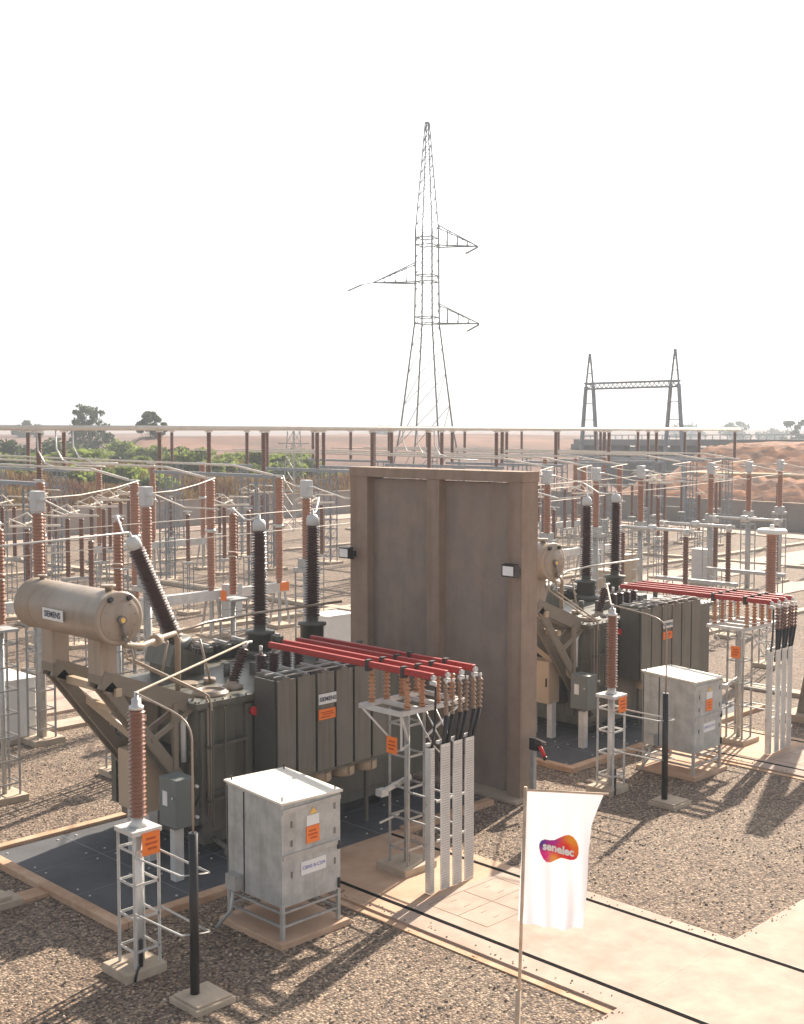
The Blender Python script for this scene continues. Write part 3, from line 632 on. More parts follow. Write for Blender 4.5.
def kiosk(label):
    r = empty('metering_kiosk', (12.4,14.8,0), label, 'kiosk', 'sheet metal kiosks on legs')
    x0,x1,y0,y1 = 11.62,12.84,14.14,15.54
    b = MB(); b.box(x0-.10,x1+.12,y0-.10,y1+.10,-.1,.10); b.build('footing','peach',r,bevel=.012)
    b = MB()
    for x in (x0+.03,x1-.03):
        for y in (y0+.03,y1-.03): b.bar((x,y,.10),(x,y,.61),.06)
    for z in (.30,.52):
        b.bar((x0+.03,y0+.03,z),(x1-.03,y0+.03,z),.035); b.bar((x0+.03,y1-.03,z),(x1-.03,y1-.03,z),.035); b.bar((x1-.03,y0+.03,z),(x1-.03,y1-.03,z),.035); b.bar((x0+.03,y0+.03,z),(x0+.03,y1-.03,z),.035)
    b.build('leg_frame','galv',r)
    b = MB(); b.hexa([(x0,y0,.61),(x1,y0,.61),(x1,y1,.61),(x0,y1,.61),(x0,y0,2.245),(x1,y0,2.20),(x1,y1,2.28),(x0,y1,2.33)])
    body = b.build('body','box_steel',r,bevel=.006)
    b = MB(); b.hexa([(x0-.03,y0-.03,2.25),(x1+.03,y0-.03,2.204),(x1+.03,y1+.03,2.286),(x0-.03,y1+.03,2.337),(x0-.03,y0-.03,2.285),(x1+.03,y0-.03,2.24),(x1+.03,y1+.03,2.32),(x0-.03,y1+.03,2.37)])
    b.build('roof','box_roof',r)
    b = MB()
    for x,y,z in ((x0+.06,y0+.06,2.28),(x1-.06,y0+.06,2.23),(x0+.06,y1-.06,2.36),(x1-.06,y1-.06,2.32)): b.lathe([(.012,-.10),(.012,.07)],(x,y,z),seg=8)
    b.build('lifting_eye','dark_gap',r)
    b = MB(); b.box(x0-.012,x0-.002,y0+.93,y0+.95,.63,2.26); b.box(x0-.008,x0-.002,y1-.04,y1-.02,.63,2.28); b.build('seam','dark_gap',r)
    b = MB(); b.box(x0+.02,x1-.02,y0-.022,y0-.002,1.36,1.44); b.box(x0+.01,x1-.01,y0-.028,y0-.002,2.09,2.17); b.build('trim','galv',r)
    b = MB(); b.box(x1-.07,x1-.03,y0-.03,y0-.002,1.28,1.42); b.box(x1-.07,x1-.03,y0-.03,y0-.002,.64,.80); b.build('hinge','dark_gap',r)
    b = MB()
    for xx,zz in ((.18,1.9),(.18,1.6),(.18,1.1),(1.08,2.0),(1.08,1.6),(1.08,1.1)): b.box(x0+xx,x0+xx+.03,y0-.012,y0-.002,zz-.05,zz+.05)
    b.build('fastener','galv_dark',r)
    b = MB(); b.hexa([(x0+.55,y0-.008,1.98),(x0+.73,y0-.008,1.98),(x0+.73,y0-.002,1.98),(x0+.55,y0-.002,1.98),(x0+.635,y0-.008,2.08),(x0+.645,y0-.008,2.08),(x0+.645,y0-.002,2.08),(x0+.635,y0-.002,2.08)]); b.build('warning_triangle','yellow',r)
    b = MB(); b.box(x0+.50,x0+.76,y0-.010,y0-.002,1.80,1.965); b.build('paper_notice','white',r)
    orange_plate(x0+.63,y0-.002,1.655,.27,.27,r,'y')
    b = MB(); b.box(x0+.38,x0+.90,y0-.012,y0-.002,1.04,1.25); pl = b.build('label_plate','white',r)
    text('lettering','CBNE B-C204',.080,(x0+.64,y0-.014,1.15),(1,0,0),(0,0,1),'ink_blue',pl)
    b = MB(); b.box(x0-.16,x0-.003,y1-.42,y1-.16,.66,.90); b.tube([(x0-.1,y1-.3,.66),(x0-.12,y1-.25,.3),(x0-.3,y1-.1,.02)],.03,8); b.build('junction_box','galv',r)
    b = MB(); b.lathe([(.10,0),(.05,.22)],(x0+.55,y0+1.1,.36),seg=16); b.build('cable_gland','redlamp',r)
    return r
def cable_support(label):
    x, y = 15.34, 15.09; zt = 3.02
    r = empty('busbar_support', (x,y,0), label, 'support tower', 'lattice towers under the red busbars')
    b = MB(); b.box(x-.42,x+.40,y-.38,y+.38,-.1,.18); b.build('footing','block',r,bevel=.015)
    b = MB(); lattice(b,x,y,.18,zt,.44,.055,.52,.04); b.cyl((x,y,.18),(x,y,zt),.055,12)
    for z in (1.05,1.55): b.bar((x-.22,y-.25,z),(x-.22,y-1.1,z),.03); b.bar((x+.22,y-.25,z),(x+.22,y-1.1,z),.03)
    b.build('lattice_support','galv',r)
    b = MB()
    b.bar((x-.62,y-.45,zt+.04),(x+1.0,y-.45,zt+.04),.09,.08); b.bar((x-.62,y+.55,zt+.04),(x+1.0,y+.55,zt+.04),.09,.08)
    for xx in (-.62,-.1,.45,1.0): b.bar((x+xx,y-.48,zt+.04),(x+xx,y+.58,zt+.04),.08,.078)
    b.bar((x-.60,y-.45,zt),(x-.22,y-.25,zt-.55),.035); b.bar((x-.60,y+.55,zt),(x-.22,y+.25,zt-.55),.035); b.bar((x-.60,y-.45,zt),(x-.60,y-.45,zt-.6),.03)
    b.bar((x-.60,y-.45,zt-.6),(x-.22,y-.25,zt-.6),.03)
    b.bar((x+.98,y-.45,zt),(x+.22,y-.25,zt-.55),.035)
    b.build('platform','galv_pale',r)
    for xx in (-.40,-.02,.38,.77):
        for yy in (-.40,.50):
            b = MB(); b.lathe([(.06,0),(.06,.05)],(x+xx,y+yy,zt+.08),seg=12); b.sheds((x+xx,y+yy,zt+.13),(x+xx,y+yy,zt+.58),.035,.07,6,14); b.lathe([(.04,0),(.04,.07)],(x+xx,y+yy,zt+.58),seg=12)
            b.build('post_insulator','cream_ins',r)
    orange_plate(x-.60,y-.22,zt-.55,.26,.30,r,'x')
    b = MB()
    for xx in (0,.25,.5): b.tube([(x+xx-.1,y-.3,zt),(x+xx-.05,y-.5,zt-.35),(x+xx+.05,y-.6,zt-.6),(x+xx+.2,y-.62,zt-.75)],.014,6)
    b.build('earth_wire','galv_pale',r)
    b = MB(); b.bar((x-.5,y+.1,1.55),(x+.2,y+.1,1.68),.04,.09); b.box(x-.62,x-.45,y+.02,y+.18,1.48,1.60); b.bar((x-.5,y+.2,.95),(x-.1,y+.1,1.05),.03); b.build('drive_rod','galv_pale',r)
    return r
BARX = (14.86,15.22,15.58,15.94)
def busbars(k):
    names = ['first','second','third','fourth']
    where = ['over the nearer transformer','over the farther transformer'][k]
    for i, x in enumerate(BARX):
        x = x+DX*k; oy = DY*k
        r = empty('busbar', (x,16.4+oy,3.8), 'red insulated busbar, %s from the left of the four %s' % (names[i], where), 'busbar', 'red insulated busbars')
        ys, ye = 18.42+oy, 14.0+oy
        b = MB(); b.bar((x,ys,3.80),(x,ye,3.80),.085,.115); b.build('sleeve','red',r,bevel=.012)
        b = MB()
        for yy in (15.59+oy,14.69+oy): b.box(x-.058,x+.058,yy-.04,yy+.04,3.68,3.885)
        b.build('clamp','dark_gap',r)
        b = MB(); b.cyl((x,ye+.01,3.78),(x,ye-.05,3.78),.045,12); b.box(x-.04,x+.04,ye-.06,ye+.04,3.66,3.72); b.build('end_cap','head',r)
def chan_risers(k):
    for i in range(4):
        x = 14.74+i*.312+DX*k; y = 13.96+DY*k; narrow = (i == 0); hw = .05 if narrow else .112
        xc = x+(.0 if narrow else .02)
        r = empty('cable_channel', (xc,y,0), 'perforated galvanised cable channel, %s from the left %s' % (ordn(i), ['beside the nearer lattice tower','at the far transformer'][k]), 'cable channel', 'upright perforated cable channels')
        b = MB()
        if not narrow:
            b.box(xc-hw,xc+hw,y-.075,y-.070,.06,2.62); b.box(xc-hw,xc-hw+.005,y-.07,y-.05,.06,2.62); b.box(xc+hw-.005,xc+hw,y-.07,y-.05,.06,2.62)
        else: b.box(xc-hw,xc+hw,y-.075,y-.070,.06,2.60); b.box(xc-hw,xc-hw+.005,y-.07,y+.05,.06,2.60)
        b.build('tray','galv_pale',r)
        b = MB(); n = 56
        for j in range(n):
            z = .12+j*.044; b.box(xc-hw*.82,xc+hw*.82,y-.079,y-.0755,z,z+.014)
        b.build('slots','galv',r)
        b = MB(); b.bar((xc-hw,y+.03,2.64),(xc+hw,y+.03,2.64),.06,.05); b.bar((xc-hw,y+.03,1.6),(xc+hw+.06,y+.03,1.6),.03,.04); b.bar((xc-hw,y+.03,.9),(xc+hw+.06,y+.03,.9),.03,.04)
        b.build('strap','galv_pale',r)
        # black cables with their terminations hang from the bar end into the channel
        bx = BARX[i]+DX*k; by = 13.98+DY*k
        c = empty('power_cable', (xc,y,2.6), 'black cable tails above the %s channel from the left %s' % (ordn(i), ['by the nearer transformer','at the far transformer'][k]), 'cable', 'cable terminations under the busbars')
        offs = (0,) if narrow else (-.10,.0,.10)
        for q, dx in enumerate(offs):
            dy = .05*((q % 2)*2-1)
            top = V(bx+dx*.9, by+dy, 3.64); mid = V(bx+dx*.75, by+dy*.8, 3.08); bot = V(xc+dx*.5, y-.01, 2.30)
            b = MB(); b.tube([mid+V(0,0,.02), mid.lerp(bot,.4)+V(.01,0,0), bot],.036 if not narrow else .022,8); b.build('cable','black',c)
            if not narrow:
                b = MB(); b.sheds(mid, top,.014,.050,7,12); b.build('termination','term' if k == 0 else 'porc_dark',c)
            else:
                b = MB(); b.tube([mid, top],.02,8); b.build('cable_top','black',c)
            b = MB(); b.cyl(top, top+V(0,0,.07),.02,8); b.build('lug','alu',c)
near = [neutral_support('tall brown ribbed surge arrester on lattice tower in the left foreground'),
        black_pole('black pole on square plinth in the foreground left of the nearer metal kiosk'),
        kiosk('nearer grey sheet metal kiosk on legs beside the black pole'),
        cable_support('lattice support tower with tan insulators in front of the blast wall')]
far_l = ['brown ribbed surge arrester on lattice tower right of the blast wall',
         'black pole on square plinth in front of the farther metal kiosk',
         'farther grey sheet metal kiosk on legs right of the blast wall',
         'lattice support tower with tan insulators beside the farther kiosk']
for o, lb in zip(near, far_l): copy_tree(o, o.location+Vector((DX,DY,0)), lb)
for k in range(2): busbars(k); chan_risers(k)
# rigid conductors from neutral bushing to arrester head
for k in range(2):
    ox, oy = DX*k, DY*k
    b = MB(); b.tube([(14.40+ox,18.55+oy,3.90),(9.66+ox,15.10+oy,4.16),(9.62+ox,15.04+oy,4.17)],.02,10)
    tag(b.build('neutral_conductor','conserv'), ['long pale rigid conductor from the nearer transformer to the foreground arrester head','long pale rigid conductor above the farther transformer lid'][k], 'conductor', 'rigid neutral conductors')
b = MB(); b.box(8.7,9.62,18.55,19.05,0,.13); b.box(9.0,9.45,18.62,18.98,.13,.20); tag(b.build('concrete_step','block',bevel=.015),'low pale concrete block by the left kerb of the dark pad','block')
b = MB(); b.box(9.62,10.115,18.6,19.0,-.1,.06); struct('kerb_stub', b, 'kerb')

# ------------------------------------------------------------------ flag
fb = Vector((8.585,6.975,0)); fr = empty('flag', tuple(fb), 'white company flag with orange and magenta logo on a thin pole in the foreground', 'flag')
RV = Vector((math.sin(R(44.77)),-math.cos(R(44.77)),0)); FV = Vector((math.cos(R(44.77)),math.sin(R(44.77)),0))
pt = fb+V(0,0,4.70)+RV*.055
b = MB(); b.tube([fb-RV*.07, fb+V(0,0,1.6)-RV*.02, fb+V(0,0,3.2)+RV*.02, pt],.016,10); b.build('pole','wood',fr)
b = MB(); b.tube([fb+V(0,0,0)-RV*.07, fb+V(0,0,2.75)-RV*.0],.026,10); b.lathe([(.20,0),(.20,.05),(.06,.08)], fb-RV*.07+V(0,0,.055), seg=20); b.build('pole_foot','wood',fr)
def FL(s, t, off=0.0):
    # s 0..1 from pole to free edge, t 0..1 from top to bottom
    W = .70*(1-.02*t)
    ws = [(0,1.02),(.10,.95),(.22,.88),(.42,.86),(.7,.875),(.9,.87),(1.0,.85)]
    for (a,va),(c,vc) in zip(ws, ws[1:]):
        if a <= t <= c: wv = va+(vc-va)*(t-a)/(c-a); break
    x = s*.72*wv; z = 4.665-.035*s-1.255*t-.05*s*t
    dep = .035*math.sin(s*5.2+t*2.4)*min(1,t*2.5)+.05*math.sin(t*6+s*9)*(s*.5)*t+.022*math.sin(s*21-t*3.5)*t+.02*math.sin(11*s+2.0*t+1)*t
    px = Vector((fb.x,fb.y,z))+RV*(.05-.055*t+x)+FV*(dep-off)
    return px
b = MB(); NS, NT = 44, 66
for j in range(NT+1):
    for i in range(NS+1): b.v.append(tuple(FL(i/NS,j/NT)))
for j in range(NT):
    for i in range(NS):
        q = j*(NS+1)+i; b.face([q,q+NS+1,q+NS+2,q+1],True)
b.build('cloth','flag',fr)
b = MB(); b.tube([FL(-.02,0)+V(0,0,.005), FL(.5,0)+V(0,0,.005), FL(1.06,0)+V(0,0,.003)],.010,8); b.build('top_rod','wood',fr)
# logo: gradient peanut shape
lm = bpy.data.materials.new('logo_gradient'); lm.use_nodes = True
n_ = lm.node_tree.nodes; l_ = lm.node_tree.links; at = n_.new('ShaderNodeVertexColor'); at.layer_name = 'logo'
l_.new(at.outputs['Color'], n_['Principled BSDF'].inputs['Base Color']); n_['Principled BSDF'].inputs['Roughness'].default_value = .8
M['logo'] = lm
pts = []
def lx(px, py):   # logo local units measured off the flag, 0..804 square
    u0 = (px/804*60+530-522)/77.0; v0 = (py/804*60+820-795)/136.0
    return u0/(.87)-.01, v0*.985+.02
outline = [(130,360),(150,310),(200,285),(260,295),(330,285),(390,240),(450,205),(510,190),(570,210),(620,265),(650,340),(655,420),(635,480),(600,512),(545,522),(480,508),(430,505),(390,530),(340,570),(290,600),(235,592),(190,550),(150,480),(132,410)]
cen = (400,385)
b = MB(); cl = []
rings = 7; no = len(outline)
def lcol(px, py):
    c = [((150,330),(.10,.04,.30)),((300,310),(.40,.02,.30)),((200,520),(.80,.01,.28)),((350,400),(.80,.02,.12)),((480,360),(.85,.03,.02)),((560,250),(.92,.35,.02)),((630,380),(.90,.18,.01)),((350,540),(.95,.42,.06)),((540,480),(.80,.02,.05)),((420,470),(.85,.06,.02))]
    ws = [1/(((px-a[0])**2+(py-a[1])**2)+300)**1.6 for a,_ in c]; S = sum(ws)
    return tuple(sum(w_*q[1][i] for w_,q in zip(ws,c))/S for i in range(3))
for j in range(rings+1):
    f_ = j/rings
    for ox_, oy_ in outline:
        px = cen[0]+(ox_-cen[0])*f_; py = cen[1]+(oy_-cen[1])*f_
        s_, t_ = lx(px,py); b.v.append(tuple(FL(s_,t_,.006))); cl.append(lcol(px,py))
for j in range(rings):
    for i in range(no):
        k = (i+1)%no; b.face([j*no+i,(j+1)*no+i,(j+1)*no+k,j*no+k])
lg = b.build('logo','logo',fr)
ca = lg.data.color_attributes.new('logo','FLOAT_COLOR','POINT')
for i,c in enumerate(cl): ca.data[i].color = (*c,1)
def lfn(x, y):
    s_, t_ = lx(385+x*1000, 398-y*1000+x*110); return FL(s_, t_, .010)
text('lettering','senelec',.150,(0,0,0),(1,0,0),(0,1,0),'white',lg,stretch=.93,fn=lfn,bold=.006)

# ------------------------------------------------------------------ yard equipment
def yy(x, y0): return y0+.035*(x-20)
def foot(b, x, y, w_=.8): b.box(x-w_/2,x+w_/2,y-w_/2,y+w_/2,-.1,.14)
def ct_unit():
    r = empty('current_transformer',(0,0,0),'x','current transformer','current transformers in the yard')
    b = MB(); foot(b,0,0,.85); b.build('footing','block',r)
    b = MB(); lattice(b,0,0,.14,3.6,.5,.06,.5,.04); b.cyl((0,0,.14),(0,0,3.6),.12,12); b.build('lattice_support','galv',r)
    b = MB(); b.box(-.3,.3,-.3,.3,3.602,3.74); b.box(-.2,.2,-.2,.2,3.74,4.02); b.build('base_box','galv',r)
    b = MB(); b.sheds((0,0,4.02),(0,0,5.92),.12,.16,22,14); b.build('insulator','porc_far',r)
    b = MB(); b.box(-.15,.15,-.15,.15,5.95,6.48); b.build('head','head',r,bevel=.03)
    b = MB(); b.cyl((0,-.42,6.25),(0,.42,6.25),.04,8); b.lathe([(.1,0),(.1,.05)],(0,0,5.90),seg=12); b.build('terminal','alu',r)
    return r
ct = ct_unit()
CT = [(15.2,28.15),(18.5,28.25),(24.5,28.5),(37.4,29.1),(41.2,29.5),(45.1,29.9),(51.7,30.3),(54.8,30.0),(59.2,30.6)]
wh = ['behind the conservator drum, left of all','beside the slanting black bushing','just left of the blast wall','just right of the blast wall, behind the far conservator','behind the ribbed black bushing of the far transformer','right of the smooth black bushing of the far transformer','leftmost of the three before the orange bank','middle of the three before the orange bank','rightmost, before the orange bank']
for i,(x,y) in enumerate(CT):
    lb = 'white headed brown current transformer '+wh[i]
    if i == 0: ct.location = (x,y,0); ct['label'] = lb
    else: copy_tree(ct,(x,y,0),lb)
def arr_unit():
    r = empty('surge_arrester',(0,0,0),'x','surge arrester','yard surge arresters')
    b = MB(); foot(b,0,0,.75); b.build('footing','block',r)
    b = MB(); lattice(b,0,0,.14,3.7,.48,.05,.5,.035); b.cyl((0,0,.14),(0,0,3.7),.055,12); b.build('lattice_support','galv',r)
    b = MB(); b.box(-.28,.28,-.28,.28,3.702,3.76); b.build('top_plate','galv',r)
    b = MB(); b.sheds((0,0,3.84),(0,0,4.84),.085,.115,12,14); b.lathe([(.12,0),(.12,.08)],(0,0,4.86),seg=12); b.sheds((0,0,4.96),(0,0,5.92),.085,.115,12,14); b.build('insulator','porc_far',r)
    b = MB(); b.lathe([(.05,-.02),(.05,.14)],(0,0,5.92),seg=10); b.bar((0,-.2,6.02),(0,.2,6.02),.04); b.build('cap','alu',r)
    b = MB(); b.box(-.31,-.30,-.12,.12,3.72,3.98); b.build('warning_plate','orange',r)
    return r
au = arr_unit(); au.location = (15.04,24.17,0); au['label'] = 'brown two stage surge arrester behind the conservator end'
copy_tree(au,(18.6,24.5,0),'brown two stage surge arrester left of the ribbed upright black bushing')
copy_tree(au,(12.17,24.23,0),'surge arrester tower cut by the left edge of the photo')
# arrester with grading ring, right edge
r = empty('surge_arrester',(37.6,19.7,0),'thick brown arrester with wide pale grading ring near the right edge','surge arrester','yard surge arresters')
X,Y = 37.6,19.7
b = MB(); foot(b,X,Y,.8); b.build('footing','block',r)
b = MB(); lattice(b,X,Y,.14,2.4,.5,.055,.5,.04); b.build('lattice_support','galv',r)
b = MB(); b.box(X-.3,X+.3,Y-.3,Y+.3,2.402,2.5); b.build('top_plate','galv',r)
b = MB(); b.sheds((X,Y,2.5),(X,Y,4.6),.15,.2,24,16); b.build('insulator','porc_far',r)
b = MB(); n = 28
ring = [(X+math.cos(a)*.42,Y+math.sin(a)*.42,4.62) for a in [2*math.pi*i/n for i in range(n+1)]]
b.tube(ring,.085,10); b.bar((X-.42,Y,4.62),(X+.42,Y,4.62),.04); b.cyl((X,Y,4.55),(X,Y,4.85),.07,10); b.build('grading_ring','white',r)

def breaker(x0, y0, n, sp, label, cab=True, rot=0):
    r = empty('circuit_breaker',(x0,y0,0),label,'circuit breaker','three pole circuit breakers')
    xs = [x0+i*sp for i in range(n)]
    b = MB()
    for x in (xs[0]+.3, xs[-1]-.0): foot(b,x,y0,.9)
    foot(b,xs[1],y0,.9)
    b.build('footing','block',r)
    b = MB(); b.box(xs[0]-.4,xs[-1]+.4,y0-.16,y0+.16,1.45,1.82); b.build('beam','galv_pale',r)
    for x in xs:
        b = MB()
        for sx in (-1,1):
            for sy in (-1,1): b.bar((x+sx*.28,y0+sy*.3,.14),(x+sx*.15,y0+sy*.15,1.44),.07)
        b.build('leg','galv',r)
        b = MB(); b.lathe([(.12,0),(.12,.12)],(x,y0,1.82),seg=12); b.sheds((x,y0,1.95),(x,y0,4.08),.135,.17,20,14); p = b.build('support_insulator','porc_far',r)
        b = MB(); b.lathe([(.19,0),(.19,.14)],(x,y0,4.08),seg=12); b.bar((x,y0-.4,4.15),(x,y0+.4,4.15),.05); b.build('mid_flange','alu',p)
        b = MB(); b.sheds((x,y0,4.22),(x,y0,6.12),.15,.19,18,14); q = b.build('interrupter','porc_far',r)
        b = MB(); b.lathe([(.13,0),(.13,.1)],(x,y0,6.12),seg=12); b.bar((x,y0-.3,6.2),(x,y0+.5,6.2),.05); b.build('cap','alu',q)
    if cab:
        b = MB(); b.box(xs[1]+.35,xs[1]+1.0,y0-.65,y0-.17,.75,2.05); c = b.build('drive_box','head',r,bevel=.01)
        b = MB(); b.box(xs[1]+1.0,xs[1]+1.012,y0-.6,y0-.25,1.6,1.95); b.build('warning_plate','orange',r)
        b = MB(); b.box(xs[-1]-.1,xs[-1]+.35,y0-.185,y0-.165,1.5,1.85); b.build('warning_plate','orange',r)
    return r
breaker(24.4,38.0,3,3.4,'three pole breaker on a grey beam left of the blast wall')
breaker(48.9,38.2,3,3.3,'three pole breaker right of the blast wall behind the far transformer')
breaker(34.5,57.2,3,3.4,'deep three pole breaker at the back left of the yard',False)
breaker(16.0,40.5,3,3.0,'three pole breaker above the far end of the conservator drum',False)
breaker(64.0,50.0,3,3.4,'deep three pole breaker behind the white headed row at right',False)

def disco_unit():
    r = empty('disconnector',(0,0,0),'x','disconnector','narrow pole pair disconnectors')
    b = MB(); foot(b,0,0,.8); b.build('footing','block',r)
    b = MB(); lattice(b,0,0,.14,2.5,.45,.05,.5,.035); b.build('lattice_support','galv',r)
    b = MB(); b.bar((-.5,-.0,2.56),(.5,.0,2.56),.18,.12); b.build('base_beam','galv',r)
    for x in (-.21,.21):
        b = MB(); b.sheds((x,-x*.6,2.62),(x,-x*.6,4.80),.075,.10,18,12); b.build('insulator','porc_dark',r)
    b = MB(); b.bar((-.7,.42,4.88),(.7,-.42,4.88),.07); b.bar((-.5,-.3,5.0),(.5,.5,5.05),.04); b.tube([(-.21,.1,4.85),(0,0,5.25),(.6,-.5,5.2)],.03,6); b.tube([(.21,-.1,4.85),(-.1,.3,5.3),(-.7,.6,5.0)],.03,6)
    b.tube([(-.7,.4,4.9),(-.9,0,5.15),(-.6,-.5,4.95)],.025,6)
    b.build('contact_arm','bus',r)
    return r
du = disco_unit(); DU = [(22.9,39.7),(26.4,43.9),(29.6,47.7),(24.4,47.7),(34.6,39.6),(33.0,51.5),(56.0,44.5),(59.5,48.0),(50.0,44.0),(46.6,40.6)]
DU += [(45.0,35.5),(49.5,36.0),(68.5,40.0),(75.0,43.5),(19.6,36.5),(28.4,52.0),(38.4,48.5),(31.0,41.0),(62.5,40.0),(66.5,43.0),(72.0,47.5),(54.0,40.5)]
dl = ['directly above the conservator drum','second pair from the drum, going back','third pair from the drum, going back','at the far left edge','beside the smooth upright black bushing of the near transformer','deepest pair of the left group, by the perimeter wall','behind the far conservator, nearer one','behind the far conservator, farther one','at the right edge of the blast wall','hidden low behind the blast wall','just right of the far conservator','a step right of the far conservator, forward row','fourth of the row under the white heads','last before the orange bank','nearest one just right of the conservator','deepest one above the slanting bushing','behind the smooth upright black bushing, deep in the yard','between the two upright black bushings','first of the row under the white heads','second of the row under the white heads','third of the row under the white heads','between the far black bushings']
for i,(x,y) in enumerate(DU):
    lb = 'brown twin column disconnector '+dl[i]
    if i == 0: du.location = (x,y,0); du['label'] = lb
    else: copy_tree(du,(x,y,0),lb)
# arm disconnectors behind the far transformer
def arm_unit():
    r = empty('isolator_switch',(0,0,0),'x','isolator','isolators with pale tube arms')
    b = MB(); foot(b,0,0,.7); foot(b,0,2.8,.7); b.build('footing','block',r)
    for y in (0,2.8):
        b = MB(); lattice(b,0,y,.14,2.0,.42,.05,.5,.035); b.build('lattice_support','galv',r)
        b = MB(); b.sheds((0,y,2.16),(0,y,4.12),.085,.12,18,12); b.build('insulator','porc_dark',r)
        b = MB(); b.cyl((0,y,4.12),(0,y,4.3),.1,10); b.bar((-.15,y,4.32),(.15,y,4.32),.12); b.build('joint','alu',r)
    b = MB(); b.bar((0,-.4,2.08),(0,3.2,2.08),.2,.14); b.build('base_beam','galv',r)
    b = MB(); b.tube([(0,-.25,4.32),(0,3.1,4.32)],.06,10); b.lathe([(.14,0),(.14,.3)],(0,1.3,4.32),(0,2,4.32),12); b.build('arm','alu',r)
    return r
aru = arm_unit(); AU = [(38.9,23.8),(41.8,23.7),(46.0,23.9),(62.0,26.0)]
for i,(x,y) in enumerate(AU):
    lb = ['nearest isolator with pale tube arm above the red bars of the far transformer','second isolator with pale tube arm right of the nearest one','third isolator with pale tube arm, under the three white heads','farthest isolator with pale tube arm at the right edge'][i]
    if i == 0: aru.location = (x,y,0); aru['label'] = lb
    else: copy_tree(aru,(x,y,0),lb)
def post_unit(zb, zt, name='post_insulator', matk='porc_dark'):
    r = empty(name,(0,0,0),'x','post insulator','slim post insulators on single supports')
    b = MB(); foot(b,0,0,.75); b.build('footing','block',r)
    b = MB(); lattice(b,0,0,.14,zb-.08,.32,.045,.45,.03); b.build('lattice_support','lattice_far',r)
    b = MB(); b.box(-.2,.2,-.2,.2,zb-.08,zb-.01); b.build('top_plate','galv',r)
    b = MB(); b.sheds((0,0,zb),(0,0,zt),.08,.11,16,10); b.build('insulator',matk,r)
    b = MB(); b.cyl((0,0,zt),(0,0,zt+.12),.05,8); b.bar((0,-.3,zt+.1),(0,.3,zt+.1),.05); b.build('cap','alu',r)
    return r
pu = post_unit(2.3,4.4); PU = [(37.1,54.3),(40.4,54.4),(43.8,54.4),(27.2,43.4),(30.6,43.5),(34.0,43.6),(70.6,55.0),(74.0,55.0),(77.4,55.2),(64.5,45.5),(67.9,45.7),(71.3,45.8),(20.9,35.2),(44.2,34.0),(47.8,34.2),(66,31.5),(69.5,31.6),(22.5,48.5),(31.8,57.0),(52.5,45.2),(56,36),(60.5,36.2),(61.0,55.0),(64.4,55.0),(74.5,46),(78,40.5)]
PUo = sorted(PU, key=lambda p:(p[0]-p[1])/(p[0]+p[1]))
for i,(x,y) in enumerate(PUo):
    lb = 'slim dark post insulator on a narrow lattice stand, %s from the left' % ordn(i)
    if i == 0: pu.location = (x,y,0); pu['label'] = lb
    else: copy_tree(pu,(x,y,0),lb)

# overhead bus: beams on twin lattice columns, posts, three tubes each
def gantry_beam(x, ys, label):
    r = empty('bus_gantry',(x,ys[1],0),label,'gantry','bus gantries in the yard')
    for y in (ys[0]+.6, ys[-1]-.6):
        b = MB(); foot(b,x,y,1.1); b.build('footing','block',r)
        b = MB(); lattice(b,x,y,.14,5.75,.55,.09,.55,.05,True); b.build('lattice_column','lattice_far',r)
    b = MB(); b.bar((x,ys[0]-.5,5.83),(x,ys[-1]+.5,5.83),.22,.16); b.build('beam','lattice_far',r)
    return r
def bus_post():
    r = empty('post_insulator',(0,0,0),'x','post insulator','post insulators carrying the overhead bus tubes')
    b = MB(); b.sheds((0,0,0),(0,0,2.02),.10,.135,18,10); b.build('insulator','porc_dark',r)
    b = MB(); b.box(-.14,.14,-.14,.14,2.02,2.10); b.lathe([(.10,-.16),(.10,.16)],(0,0,2.2),(1,0,2.2),10); b.build('clamp','bus',r)
    return r
bp_ = bus_post(); first = True
ROWA = [45.0,49.4,53.8]; ROWB = [59.4,63.4,67.6]
XA = [24.5,36.5,44.0,48.5,54.5,60.5,66.5,72.5,78.5,84.0]; XB = [34.0,47.0,60.0,73.0,86.0]
for rows, xs, nm in ((ROWA,XA,'nearer'),(ROWB,XB,'farther')):
    for i, x in enumerate(xs):
        gantry_beam(x,[yy(x,y) for y in rows],'grey lattice bus gantry, %s from the left in the %s bus' % (ordn(i),nm))
    for j, y0 in enumerate(rows):
        for i, x in enumerate(xs):
            loc = (x,yy(x,y0),5.912); lb = 'brown insulator, %s from the left under the %s tube of the %s bus' % (ordn(i),['front','middle','back'][j],nm)
            if first: bp_.location = loc; bp_['label'] = lb; first = False
            else: copy_tree(bp_,loc,lb)
        xa, xb = (12.0 if nm == 'nearer' else 16.0), xs[-1]+.8
        b = MB(); b.tube([(xa,yy(xa,y0),8.13),(xb,yy(xb,y0),8.13)],.11 if nm == 'nearer' else .08,10)
        tag(b.build('bus_tube','bus'),'long pale overhead bus tube, %s of the three in the %s bus' % (['front','middle','back'][j],nm),'bus tube','overhead bus tubes')
